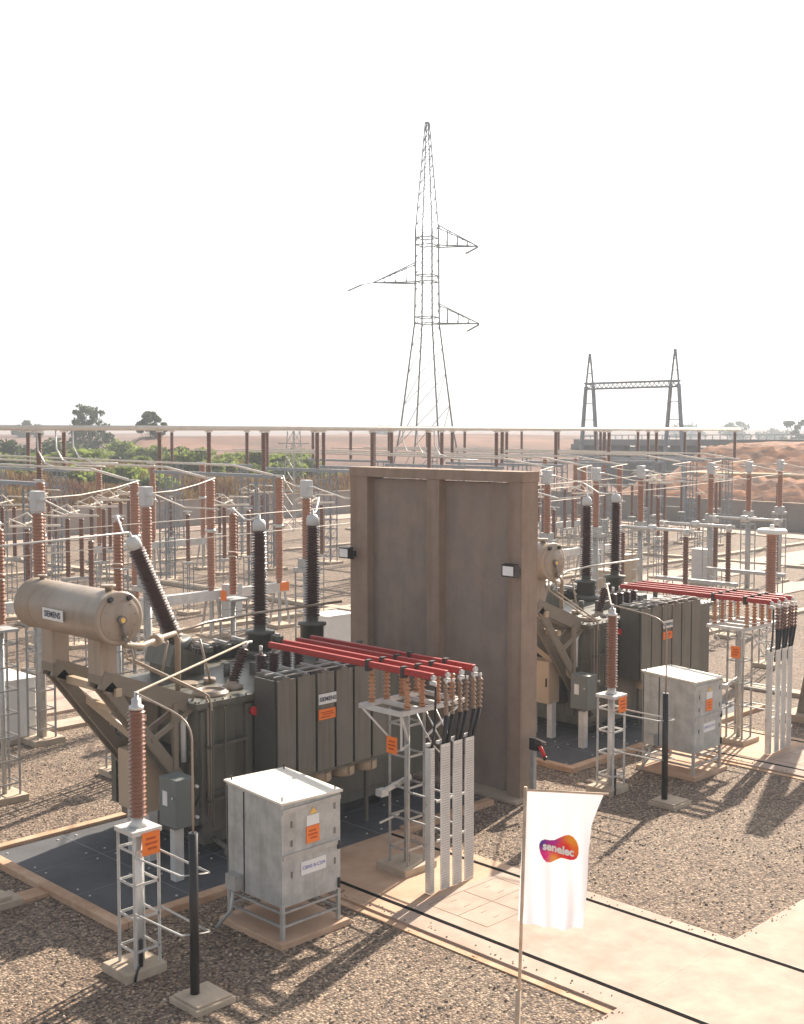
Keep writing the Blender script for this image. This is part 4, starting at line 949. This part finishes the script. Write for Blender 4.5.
# strung tubes and wires running back through the bays
bays = [(15.2,28.15),(18.6,28.3),(24.5,28.5),(37.4,29.1),(41.2,29.5),(45.1,29.9),(51.7,30.3),(54.8,30.0),(59.2,30.6)]
for i,(x,y) in enumerate(bays):
    tx = [24.4,27.8,31.2,48.9,52.2,55.5,62.0,65.5,69.0][i]
    b = MB(); b.tube([(x,y+.4,6.25),(x+(tx-x)*.35,y+3.4,6.13),(x+(tx-x)*.7,y+6.7,6.12),(tx,37.7,6.2)],.017,6)
    b.tube([(x,y-.4,6.25),(x-.2,y-2,6.0),(x-.5,24.4,6.05)],.022,6)
    tag(b.build('overhead_conductor','bus'),'thin overhead conductor through the bay, %s from the left' % ordn(i),'conductor','strung bay conductors')
    b = MB(); b.tube([(tx,38.4,6.2),(tx,41,6.55),(tx,yy(tx,67.6),6.7)],.05,6)
    tag(b.build('bay_tube','bus'),'level pale tube running back under the bus gantries, %s from the left' % ordn(i),'bus tube','level bay tubes')
b = MB()
for i,(tx,ty,yb) in enumerate([(24.4,44,45.1),(27.8,48,49.7),(31.2,52,54.1),(48.9,45,46.0),(52.2,49,50.5),(55.5,54,55.0)]):
    b = MB(); b.tube([(tx,yb,8.1),(tx,yb-.05,7.2),(tx+.15,yb-.3,6.7),(tx+.5,yb-1.0,6.45),(tx+1.2,yb-2.2,6.4)],.035,6)
    tag(b.build('dropper','alu'),'curved dropper hanging from the nearer bus tubes, %s from the left' % ordn(i),'conductor','bus droppers')
# leads between bushings and arresters
for k in range(2):
    ox, oy = DX*k, DY*k
    for i,(p,q) in enumerate((((16.45,20.72,6.14),(18.6,24.5,6.05)),((18.10,20.84,6.16),(21.6,24.6,6.2)),((13.02,20.5,6.0),(15.04,24.17,6.05)))):
        p = Vector(p)+V(ox,oy,0); q = Vector(q)+V(ox,oy,0); md = (p+q)/2-V(0,0,.18)
        b = MB(); b.tube([p, p.lerp(md,.5)-V(0,0,.05), md, md.lerp(q,.5), q],.022,6)
        if k == 0 and i == 2: b.tube([p, p+V(-2.5,1.5,-.25), p+V(-7,4,.1)],.022,6)
        tag(b.build('lead_wire','alu'),'bare lead from the %s black bushing of the %s transformer' % (['ribbed upright','smooth upright','slanting'][i],['near','far'][k]),'wire','bushing leads')
for i,(z,x,y1) in enumerate(((5.1,25,60),(4.4,30,56),(5.5,45,60),(4.9,58,62))):
    b = MB(); b.tube([(x-14,31+i,z),(x,34+i,z-.1),(x+26,38+i*1.5,z)],.015,6)
    tag(b.build('overhead_conductor','bus'),'thin cross wire low in the yard, %s by height' % ['third','lowest','highest','second'][i],'conductor','cross wires in the yard')

# kiosks and cabinets in the yard
def cab(x, y, w_, d_, h, label, matk='white', name='equipment_cabinet'):
    r = empty(name,(x,y,0),label,'cabinet')
    b = MB(); b.box(x-w_/2-.1,x+w_/2+.1,y-d_/2-.1,y+d_/2+.1,-.1,.12); b.build('plinth','block',r)
    b = MB(); b.box(x-w_/2,x+w_/2,y-d_/2,y+d_/2,.12,h-.05); b.build('body',matk,r,bevel=.01)
    b = MB(); b.box(x-w_/2-.04,x+w_/2+.04,y-d_/2-.04,y+d_/2+.04,h-.048,h); b.build('roof',matk,r)
    b = MB(); b.box(x-w_/2-.006,x-w_/2-.001,y-.01,y+.01,.15,h-.08); b.box(x-w_/2-.03,x-w_/2-.001,y+.05,y+.08,h*.5,h*.5+.15); b.build('door_seam','head',r)
    b = MB()
    for j in range(6): b.box(x-w_/2-.009,x-w_/2-.001,y-d_/2+.12,y-.08,h*.72+j*.035,h*.72+j*.035+.012)
    b.build('louvre','head',r)
cab(14.85,29.35,.75,1.7,1.65,'white equipment cabinet at the left edge below the conservator')
cab(28.6,31.9,1.3,1.0,1.5,'white box cabinet peeping out left of the blast wall')
cab(55.4,32.8,1.0,.9,1.9,'small grey cabinet on the pale path at right','head')
cab(44.0,30.8,.9,.9,1.9,'pinkish beige cabinet between the far black bushings','beige')
cab(50.2,34.2,.9,.9,1.9,'tan cabinet just right of the smooth far bushing','beige')
# lattice mast with crossarm far left
r = empty('pole_tower',(63.0,78.0,0),'slim white lattice mast with short crossarms left of the blast wall','mast')
X,Y = 63.0,74.8
b = MB()
for z0,z1,w0,w1 in ((0,4,1.4,1.1),(4,8,1.1,.7)):
    for sx in (-1,1):
        for sy in (-1,1): b.bar((X+sx*w0/2,Y+sy*w0/2,z0),(X+sx*w1/2,Y+sy*w1/2,z1),.06)
for i in range(8):
    z = i; w0 = 1.4-.0875*i; w1 = w0-.0875
    for s_ in (1,-1):
        b.bar((X-w0/2*s_,Y-w0/2,z),(X+w1/2*s_,Y-w1/2,z+1),.035); b.bar((X-w0/2,Y-w0/2*s_,z),(X-w1/2,Y+w1/2*s_,z+1),.035)
r.location = (X,Y,0); r['_o'] = (X,Y,0)
b.build('lattice','galv',r)
b = MB(); b.bar((X-1.2,Y+.5,7.0),(X+1.2,Y-.5,7.0),.10); b.bar((X-1.2,Y+.5,3.2),(X+1.2,Y-.5,3.2),.10); b.build('crossarm','galv',r)

# ------------------------------------------------------------------ perimeter wall
pw = [(10,79.2),(40,82.0),(94.2,87.6)]; pe = [(94.2,87.6),(90.3,44),(84.2,-20)]
def pwall(path, name, label):
    r = empty(name,(path[0][0],path[0][1],0),label,'wall')
    b = MB(); c = MB(); d = MB()
    for (x0,y0),(x1,y1) in zip(path,path[1:]):
        b.bar((x0,y0,1.0),(x1,y1,1.0),.22,2.3); c.bar((x0,y0,2.21),(x1,y1,2.21),.36,.10)
        L = math.hypot(x1-x0,y1-y0); n = int(L/4)
        for i in range(n):
            t = (i+.5)/n; x = x0+(x1-x0)*t; y = y0+(y1-y0)*t; d.cbox(x,y,0,2.15,.30,.30)
    b.build('wall_face','perim',r); c.build('coping','cream',r); d.build('pillar','perim',r)
pwall(pw,'perimeter_wall','long low rendered wall at the back left of the yard')
pwall(pe,'perimeter_wall','long low rendered wall below the orange bank at right')

# ------------------------------------------------------------------ transmission pylon and line gantry
def pylon():
    X,Y,Ht = 97.8,93.1,42.0
    r = empty('transmission_pylon',(X,Y,0),'tall lattice transmission pylon with three staggered crossarms on the skyline','pylon')
    ca_,sa_ = math.cos(R(21)),math.sin(R(21))
    def W(dx,dy,z): return (X+dx*ca_-dy*sa_,Y+dx*sa_+dy*ca_,z)
    zs = [0,8.5,19.9,24.5,30.2,Ht-.2]; ws = [7.0,4.4,2.1,2.0,1.95,.35]
    def wat(z):
        for i in range(len(zs)-1):
            if zs[i] <= z <= zs[i+1]: return ws[i]+(ws[i+1]-ws[i])*(z-zs[i])/(zs[i+1]-zs[i])
        return ws[-1]
    b = MB()
    for sx in (-1,1):
        for sy in (-1,1):
            for i in range(len(zs)-1): b.bar(W(sx*ws[i]/2,sy*ws[i]/2,zs[i]),W(sx*ws[i+1]/2,sy*ws[i+1]/2,zs[i+1]),.13 if i < 4 else .09)
    b.build('leg','pylon_steel',r)
    b = MB(); z = 0
    while z < Ht-1.2:
        w0 = wat(z); dz = max(1.1,w0*.9); z2 = min(z+dz,Ht-.3); w1 = wat(z2)
        for s_ in (-1,1):
            b.bar(W(-w0/2,s_*w0/2,z),W(w1/2,s_*w1/2,z2),.055); b.bar(W(s_*w0/2,w0/2,z),W(s_*w1/2,-w1/2,z2),.055)
            if w0 > 9:
                pass
        z = z2
    for z in (8.5,19.9,20.6,24.5,25.2,28.5,29.3,Ht-.2):
        w0 = wat(z)
        for s_ in (-1,1): b.bar(W(-w0/2,s_*w0/2,z),W(w0/2,s_*w0/2,z),.10); b.bar(W(s_*w0/2,-w0/2,z),W(s_*w0/2,w0/2,z),.10)
    b.build('bracing','pylon_steel',r)
    # arms lie across the view, roughly along RV
    for z, s_, L in ((28.4,1,5.6),(24.4,-1,6.0),(19.9,1,5.8)):
        b = MB(); ctr = Vector((X,Y,z)); d = RV*s_; q = FV
        a0 = ctr+d*1.1-q*.9; a1 = ctr+d*1.1+q*.9; tip = ctr+d*L; up = V(0,0,2.2)
        b.bar(a0,tip,.13); b.bar(a1,tip,.13); b.bar(a0+up,tip,.10); b.bar(a1+up,tip,.10)
        for k in (.25,.5,.75):
            p = a0.lerp(tip,k); p2 = (a0+up).lerp(tip,k); p3 = a1.lerp(tip,k); p4 = (a1+up).lerp(tip,k)
            b.bar(p,p2,.07); b.bar(p3,p4,.07); b.bar(p,p3,.07); b.bar(p,(a0+up).lerp(tip,k-.22),.06)
        arm = b.build('crossarm','pylon_steel',r)
        b = MB(); e = tip+d*.2+V(0,0,-.9)+(d*2.6 if s_ < 0 else -d*1.6-FV*.5); b.sheds(tip+(d*1.2+V(0,0,-.2) if s_ < 0 else V(0,0,-.1)),e,.06,.14,12,8); b.tube([tip,tip+(d*1.2+V(0,0,-.2) if s_ < 0 else V(0,0,-.1))],.05,5); b.build('insulator_string','galv_dark',arm)
pylon()
def wiretag(b,label): tag(b.build('power_line','galv_pale'),label,'wire','overhead lines')
for i,(a,c) in enumerate((((101.4,89.6,27.4),(91.5,66,12.0)),((101.7,89.4,19.0),(91.5,61,12.0)))):
    a = Vector(a); c = Vector(c); b = MB(); b.tube([a.lerp(c,t)-V(0,0,3.5*4*t*(1-t)) for t in [k/10 for k in range(11)]],.012,4); wiretag(b,['faint upper line between the pylon and the line gantry','faint lower line between the pylon and the line gantry'][i])
lg_ = empty('line_gantry',(90.5,62,0),'grey A frame line gantry with level crossbeam right of the pylon','gantry')
for y in (56.4,65.3):
    b = MB(); X = 90.0
    for sy in (-1,1):
        for sx in (-1,1): b.bar((X+sx*.14,y+sy*1.35,0),(X+sx*.10,y+sy*.40,12.0),.17)
        b.bar((X,y+sy*.40,12.0),(X,y+sy*.04,15.0),.13)
    for z in (1.5,3,4.5,6,7.5,9,10.5,12.2,13.2,14.2):
        k = 1.35-(.95)*min(z,12)/12 if z < 12 else .4-.12*(z-12)
        for sx in (-1,1): b.bar((X+sx*.12,y-k,z),(X+sx*.12,y+k,z),.07)
    b.build('mast','lattice_far',lg_)
    b = MB(); b.cbox(90.0,y-1.35,-.1,.3,1.5,.9); b.cbox(90.0,y+1.35,-.1,.3,1.5,.9); b.build('footing','block',lg_)
b = MB()
for dz in (-.25,.25):
    for dx in (-.25,.25): b.bar((90+dx,56.0,12.05+dz),(90+dx,65.7,12.05+dz),.15)
for i in range(20):
    y = 56.05+i*.48; b.bar((89.75,y,11.8),(89.75,y+.48,12.3),.06); b.bar((90.25,y+.48,11.8),(90.25,y,12.3),.06); b.bar((89.75,y,11.8),(90.25,y+.48,11.8),.06)
b.build('crossbeam','lattice_far',lg_)
# unseen A-frame added right of the frame, legs shaped for the crossing shadow
r = empty('shadow_mast',(31.5,14.4,0),'unseen grey A frame added past the right edge for its crossing shadow','mast')
b = MB(); b.bar((30.9,13.35,0),(32.0,14.3,7.2),.42,.30); b.bar((31.3,15.3,0),(32.0,14.3,7.2),.42,.30); b.bar((31.1,13.75,2.2),(31.4,14.95,2.2),.12); b.build('leg','galv_dark',r)
b = MB(); b.cbox(30.9,13.3,-.1,.2,.9,.9); b.cbox(31.3,15.35,-.1,.2,.9,.9); b.build('footing','block',r)

# ------------------------------------------------------------------ terrain beyond the wall
def hn(x,y,s=1.0): 
    return (math.sin(x*.31*s+y*.17*s)+math.sin(x*.11*s-y*.29*s+1.3)+math.sin(x*.53*s+y*.47*s+.6)*.5)/2.5
def embank():
    b = MB(); ys = [-40+i*.9 for i in range(133)]; kp = [(98,-.3),(100,.5),(103,1.9),(106.5,3.4),(108,3.45),(111.5,3.5),(114,4.5),(118,6.3),(122,6.6),(135,6.7),(170,6.6),(220,6.3)]
    xs_ = [98+i*.8 for i in range(32)]+[126,135,150,170,220]; prof = []
    for px in xs_:
        for (a0,z0),(a1,z1) in zip(kp,kp[1:]):
            if a0 <= px <= a1: pz = z0+(z1-z0)*(px-a0)/(a1-a0)
        prof.append((px,pz))
    nx = len(prof)
    for y in ys:
        for k,(px,pz) in enumerate(prof):
            en = max(0,min(1,(78-y+(px-98)*.05)/9)); en = en*en*(3-2*en); rough = .22*math.sin(y*2.3+1.5*math.sin(px*.7))+random.uniform(-.34,.34)
            x = px+(y-40)*.045+(rough*.7 if 1<k<30 else 0)
            b.v.append((x,y,pz*en+(rough*.55*en if 1<k else 0)-.1))
    for j in range(len(ys)-1):
        for k in range(nx-1): q = j*nx+k; b.face([q,q+1,q+nx+1,q+nx],False)
    struct('embankment',b,'earth')
    b = MB()
    for j in range(30):
        y = 8+j*2.0; x = 109.8+(y-40)*.045; b.hexa([(x-1.1,y,3.3),(x+1.1,y,3.3),(x+1.19,y+2,3.3),(x-1.01,y+2,3.3),(x-1.1,y,3.75),(x+1.1,y,3.80),(x+1.19,y+2,3.80),(x-1.01,y+2,3.75)])
    struct('bench_path',b,'earth_pale')
    b = MB(); b.bar((101.0,50.0,1.0),(108.6,45.0,3.75),.8,.5); struct('drain_chute',b,'earth_pale')
embank()
def pol(l, D): return (D*.7071*(1+l), D*.7071*(1-l))
def ridge(name, l0, l1, prof, matk, n=60, amp=.5, f=1.0):
    b = MB(); npf = len(prof)
    for i in range(n+1):
        l = l0+(l1-l0)*i/n
        e = min(1, min(i,n-i)/6.0); e = e*e*(3-2*e)
        for k,(D,z) in enumerate(prof):
            x,y = pol(l,D); b.v.append((x,y,(z+(amp*hn(x*.5*f,y*.5*f) if k else 0))*e-.2))
    for i in range(n):
        for k in range(npf-1): q = i*npf+k; b.face([q,q+npf,q+npf+1,q+1],True)
    return struct(name,b,matk)
ridge('hillside',-.25,.19,[(150,0),(158,1.6),(170,3.6),(185,5.4),(200,6.9),(225,7.4),(270,7.0)],'ridge',70,.5)
ridge('hillside',-.50,-.16,[(235,0),(260,2.2),(300,5.2),(340,6.8),(400,7.0)],'ridge',50,.5)
ridge('far_hills',-.45,.5,[(700,0),(760,5),(900,7.2),(1100,9.5)],'ridge',80,1.2,.2)
b = MB()
for l0,l1 in ((-.10,-.07),(-.13,-.125)):
    pass
for l0,l1,D,z in ((-.18,-.155,300,3.9),(-.15,-.14,300,4.0),(-.13,-.10,295,3.8)):
    p = pol(l0,D); q = pol(l1,D); b.bar((p[0],p[1],z+.4),(q[0],q[1],z+.4),4,.9)
struct('sand_track',b,'earth_pale')
# overpass right of centre
r0 = pol(.155,185); r1 = pol(.40,150)
ov = empty('overpass',(r0[0],r0[1],0),'hazy grey concrete overpass behind the line gantry','bridge')
b = MB(); b.bar((r0[0],r0[1],6.3),(r1[0],r1[1],6.5),5,.9); b.build('deck','bridge',ov)
b = MB(); b.bar((r0[0],r0[1],7.35),(r1[0],r1[1],7.55),.12,.12)
for i in range(40):
    t = i/39; x = r0[0]+(r1[0]-r0[0])*t; y = r0[1]+(r1[1]-r0[1])*t; b.cbox(x,y,6.8,7.35,.12,.12)
b.build('guard_rail','galv',ov)
b = MB()
for i in range(6):
    t = i*.13; x = r0[0]+(r1[0]-r0[0])*t; y = r0[1]+(r1[1]-r0[1])*t; b.cbox(x,y,0,6.0,1.4,4)
b.build('pier','bridge',ov)
p = pol(.15,192); q = pol(.27,174); b = MB(); b.bar((p[0],p[1],2.8),(q[0],q[1],2.8),.6,5.6); b.build('abutment','bridge',ov)

# ------------------------------------------------------------------ vegetation
def leaves(b, c, rad, n, size, squash=.8):
    for _ in range(n):
        while True:
            p = V(random.uniform(-1,1),random.uniform(-1,1),random.uniform(-1,1))
            if .15 < p.length < 1: break
        p = Vector(c)+V(p.x*rad,p.y*rad,p.z*rad*squash)
        a = V(random.gauss(0,1),random.gauss(0,1),random.gauss(0,1)).normalized(); u = a.orthogonal().normalized(); w_ = a.cross(u); s_ = size*random.uniform(.6,1.4)
        k = len(b.v); b.v += [tuple(p+u*s_),tuple(p+w_*s_*.8),tuple(p-u*s_),tuple(p-w_*s_*.8)]; b.face([k,k+1,k+2,k+3])
def shrub(x, y, rad, h, matk, label, name='shrub', cat='shrub', group='bushes beyond the back wall'):
    r = empty(name,(x,y,0),label,cat,group)
    b = MB()
    for _ in range(9):
        a = random.uniform(0,6.28); q = random.uniform(0,.65)*rad; hh = h*random.uniform(.35,.78)
        leaves(b,(x+math.cos(a)*q,y+math.sin(a)*q,hh),rad*random.uniform(.35,.55),85,.16+rad*.05,.6)
    b.build('foliage',matk,r)
    b = MB()
    for _ in range(5):
        a = random.uniform(0,6.28); b.tube([(x,y,-.1),(x+math.cos(a)*.3,y+math.sin(a)*.3,h*.3),(x+math.cos(a)*rad*.4,y+math.sin(a)*rad*.4,h*.6)],.05,5)
    b.build('stem','bark',r)
    return r
def tree(x, y, h, rad, matk, label, n=26, z0=.35, dens=90, ls=.3, group='trees beyond the back wall'):
    r = empty('tree',(x,y,0),label,'tree',group)
    b = MB(); pts = [(x,y,-.2),(x+.2,y,h*.25),(x-.1,y+.2,h*.5),(x,y,h*.8)]
    b.lathe([(rad*.07,0),(rad*.045,h*.35),(rad*.02,h*.8)],(x,y,-.2),seg=8)
    cr = MB()
    for i in range(n):
        a = random.uniform(0,6.28); t = random.uniform(z0,1.0); q = rad*random.uniform(.15,1.0)*math.sqrt(max(.05,1-((t-.62)/.42)**2)) if t > .2 else 0
        px, py, pz = x+math.cos(a)*q, y+math.sin(a)*q, h*t-rad*.12
        b.tube([(x,y,pz*.55),(x+(px-x)*.5,y+(py-y)*.5,pz*.75),(px,py,pz)],rad*.013,5)
        leaves(cr,(px,py,pz),rad*random.uniform(.14,.32),dens,ls,.6)
    b.build('trunk','bark',r); cr.build('crown',matk,r)
    return r
def at(u, D): return pol((u-402)/1205, D)
x,y = at(96,205); tree(x,y,13.2,3.7,'leaf_dark','tall open crowned tree, tallest above the left end of the bus tube',75,.34,34,.26)
x,y = at(158,200); tree(x,y,11.2,2.6,'leaf_dark','dense narrow round topped tree, second from the left on the skyline',40,.15,130,.30)
x,y = at(30,330); tree(x,y,11,5,'leaf_dark','hazy pale tree far off at the left edge',26,.3,60,.5)
for i,(u,D,h,rd) in enumerate(((745,640,13.5,12),(802,420,12,5.5),(690,760,13,14),(390,560,10.6,7),(778,700,11.5,11))):
    x,y = at(u,D); tree(x,y,h,rd,'leaf_dark','hazy tree on the right horizon, %s by size' % ordn(i) if u > 500 else 'tiny hazy tree on the horizon left of the pylon foot',24,.35,60,.6,'hazy horizon trees')
def ywall(x): return 79.2+(x-10)*.0933 if x < 40 else 82+.1033*(x-40)
BP = [(2.5,-.3),(6,.9),(10,1.9),(16,2.7),(24,3.2),(40,3.4),(80,3.4),(130,3.0),(200,2.0)]
def bankz(x, y):
    off = y-ywall(x); e = max(0,min(1,(104-x)/14)); e = e*e*(3-2*e); z = BP[0][1]
    for (o0,z0),(o1,z1) in zip(BP,BP[1:]):
        if o0 <= off <= o1: z = z0+(z1-z0)*(off-o0)/(o1-o0)
    if off > BP[-1][0]: z = BP[-1][1]
    return z*e-.05+(.25*hn(x*1.5,y*1.5)*e if off > 5 else 0)
b = MB(); offs = [2.5,4,6,8,10,13,16,20,24,30,40,60,80,105,130,165,200]; nx = len(offs)
for i in range(100):
    x = 8+i*1.0
    for o_ in offs: y = ywall(x)+o_; b.v.append((x,y,bankz(x,y)))
for i in range(99):
    for k in range(nx-1): q = i*nx+k; b.face([q,q+nx,q+nx+1,q+1],True)
struct('scrub_bank',b,'scrub')
_sh = shrub
def shrub_on(x,y,*a):
    r = _sh(x,y,*a); r.location.z = bankz(x,y)-.1; return r
x,y = at(290,150); shrub_on(x,y,4.6,4.6,'leaf','largest spreading green bush, seen above the upright black bushings')
x,y = at(312,138); shrub_on(x,y,2.8,2.6,'leaf','green bush at the right foot of the largest bush')
for row,(D,h0,cnt) in enumerate(((118,1.9,16),(132,2.6,16),(152,3.0,16),(178,3.6,15))):
    for i in range(cnt):
        u = -30+(350/(cnt-1))*i+random.uniform(-10,10); d = D*random.uniform(.96,1.05); x,y = at(u,d)
        if y-ywall(x) < 14: d *= 1.14; x,y = at(u,d)
        rr = random.uniform(2.0,3.6)*D/150; mk = random.choice(['leaf','leaf','leaf','leaf_dark'])
        shrub_on(x,y,rr,h0*random.uniform(.65,1.2),mk,'%s green bush, %s from the left in the %s row beyond the wall' % ('bright' if mk == 'leaf' else 'dark',ordn(i),['front','second','third','back'][row]))
# dry grass on the bank behind the wall
b = MB()
for _ in range(42000):
    x = random.uniform(12,96); y = ywall(x)+random.uniform(3,34)
    h = random.uniform(.4,1.2)*(.6+.5*(hn(x,y)+1)); a = random.uniform(0,3.14); wd = random.uniform(.05,.14); dx,dy = math.cos(a)*wd,math.sin(a)*wd; lx_,ly_ = random.uniform(-.3,.3),random.uniform(-.3,.3); z = bankz(x,y)-.1
    q = len(b.v); b.v += [(x-dx,y-dy,z),(x+dx,y+dy,z),(x+lx_+dx*.4,y+ly_+dy*.4,z+h),(x+lx_-dx*.4,y+ly_-dy*.4,z+h)]; b.face([q,q+1,q+2,q+3])
tag(b.build('dry_grass','dry'),'reddish dry grass and weeds behind the back wall','grass',kind='stuff')
b = MB()
for _ in range(5000):
    y = random.uniform(10,74); px = random.uniform(97.5,101); h = random.uniform(.2,.6); a = random.uniform(0,3.14); dx,dy = math.cos(a)*.1,math.sin(a)*.1
    q = len(b.v); b.v += [(px-dx,y-dy,-.1),(px+dx,y+dy,-.1),(px+dx*.4,y+dy*.4,h+.3),(px-dx*.4,y-dy*.4,h+.3)]; b.face([q,q+1,q+2,q+3])
tag(b.build('verge_grass','dry'),'dry grass tufts at the foot of the orange bank','grass',kind='stuff')

# loose stones kicked onto the slab edges and lying proud of the gravel
b = MB()
def stone(x, y, z, r_):
    k = len(b.v); a0 = random.uniform(0,6.28)
    for i in range(5):
        a = a0+i*1.2566; q = r_*random.uniform(.7,1.2); b.v.append((x+math.cos(a)*q,y+math.sin(a)*q,z-.004))
    for i in range(5):
        a = a0+i*1.2566+.2; q = r_*random.uniform(.4,.8); b.v.append((x+math.cos(a)*q,y+math.sin(a)*q,z+r_*random.uniform(.6,1.1)))
    for i in range(5): j = (i+1)%5; b.face([k+i,k+j,k+5+j,k+5+i])
    b.face([k+5+i for i in range(5)])
for _ in range(9000): stone(random.uniform(6,30),random.uniform(8,30),.0,random.uniform(.014,.034)) if True else None
for k2 in range(2):
    for _ in range(110):
        e_ = random.choice((13.6,16.68)); d_ = abs(random.gauss(0,.10)); stone((e_+d_ if e_ < 15 else e_-d_)+DX*k2, random.uniform(9.3,16.3), .056, random.uniform(.010,.022))
for _ in range(130):
    stone(random.choice((random.uniform(9,13.5),random.uniform(16.8,25))), 9.24-abs(random.gauss(0,.10)), .056, random.uniform(.010,.022))
zz = []
tag(b.build('loose_stones','stone'),'small loose stones scattered on the gravel and slab edges','stones',kind='stuff')
# ------------------------------------------------------------------ haze
b = MB(); b.box(-60,900,-500,900,-1.6,46)
hz = b.build('haze',['white']); hz.data.materials.clear()
hm = bpy.data.materials.new('haze_air'); hm.use_nodes = True; hn_ = hm.node_tree.nodes; hn_.clear()
pv = hn_.new('ShaderNodeVolumePrincipled'); pv.inputs['Density'].default_value = .0009; pv.inputs['Color'].default_value = (.86,.93,1.0,1); pv.inputs['Anisotropy'].default_value = 0.0
om = hn_.new('ShaderNodeOutputMaterial'); hm.node_tree.links.new(pv.outputs[0],om.inputs['Volume'])
hz.data.materials.append(hm); tag(hz,'thin pale haze over the yard','haze',kind='stuff')
for o in bpy.data.objects:
    if '_o' in o: del o['_o']
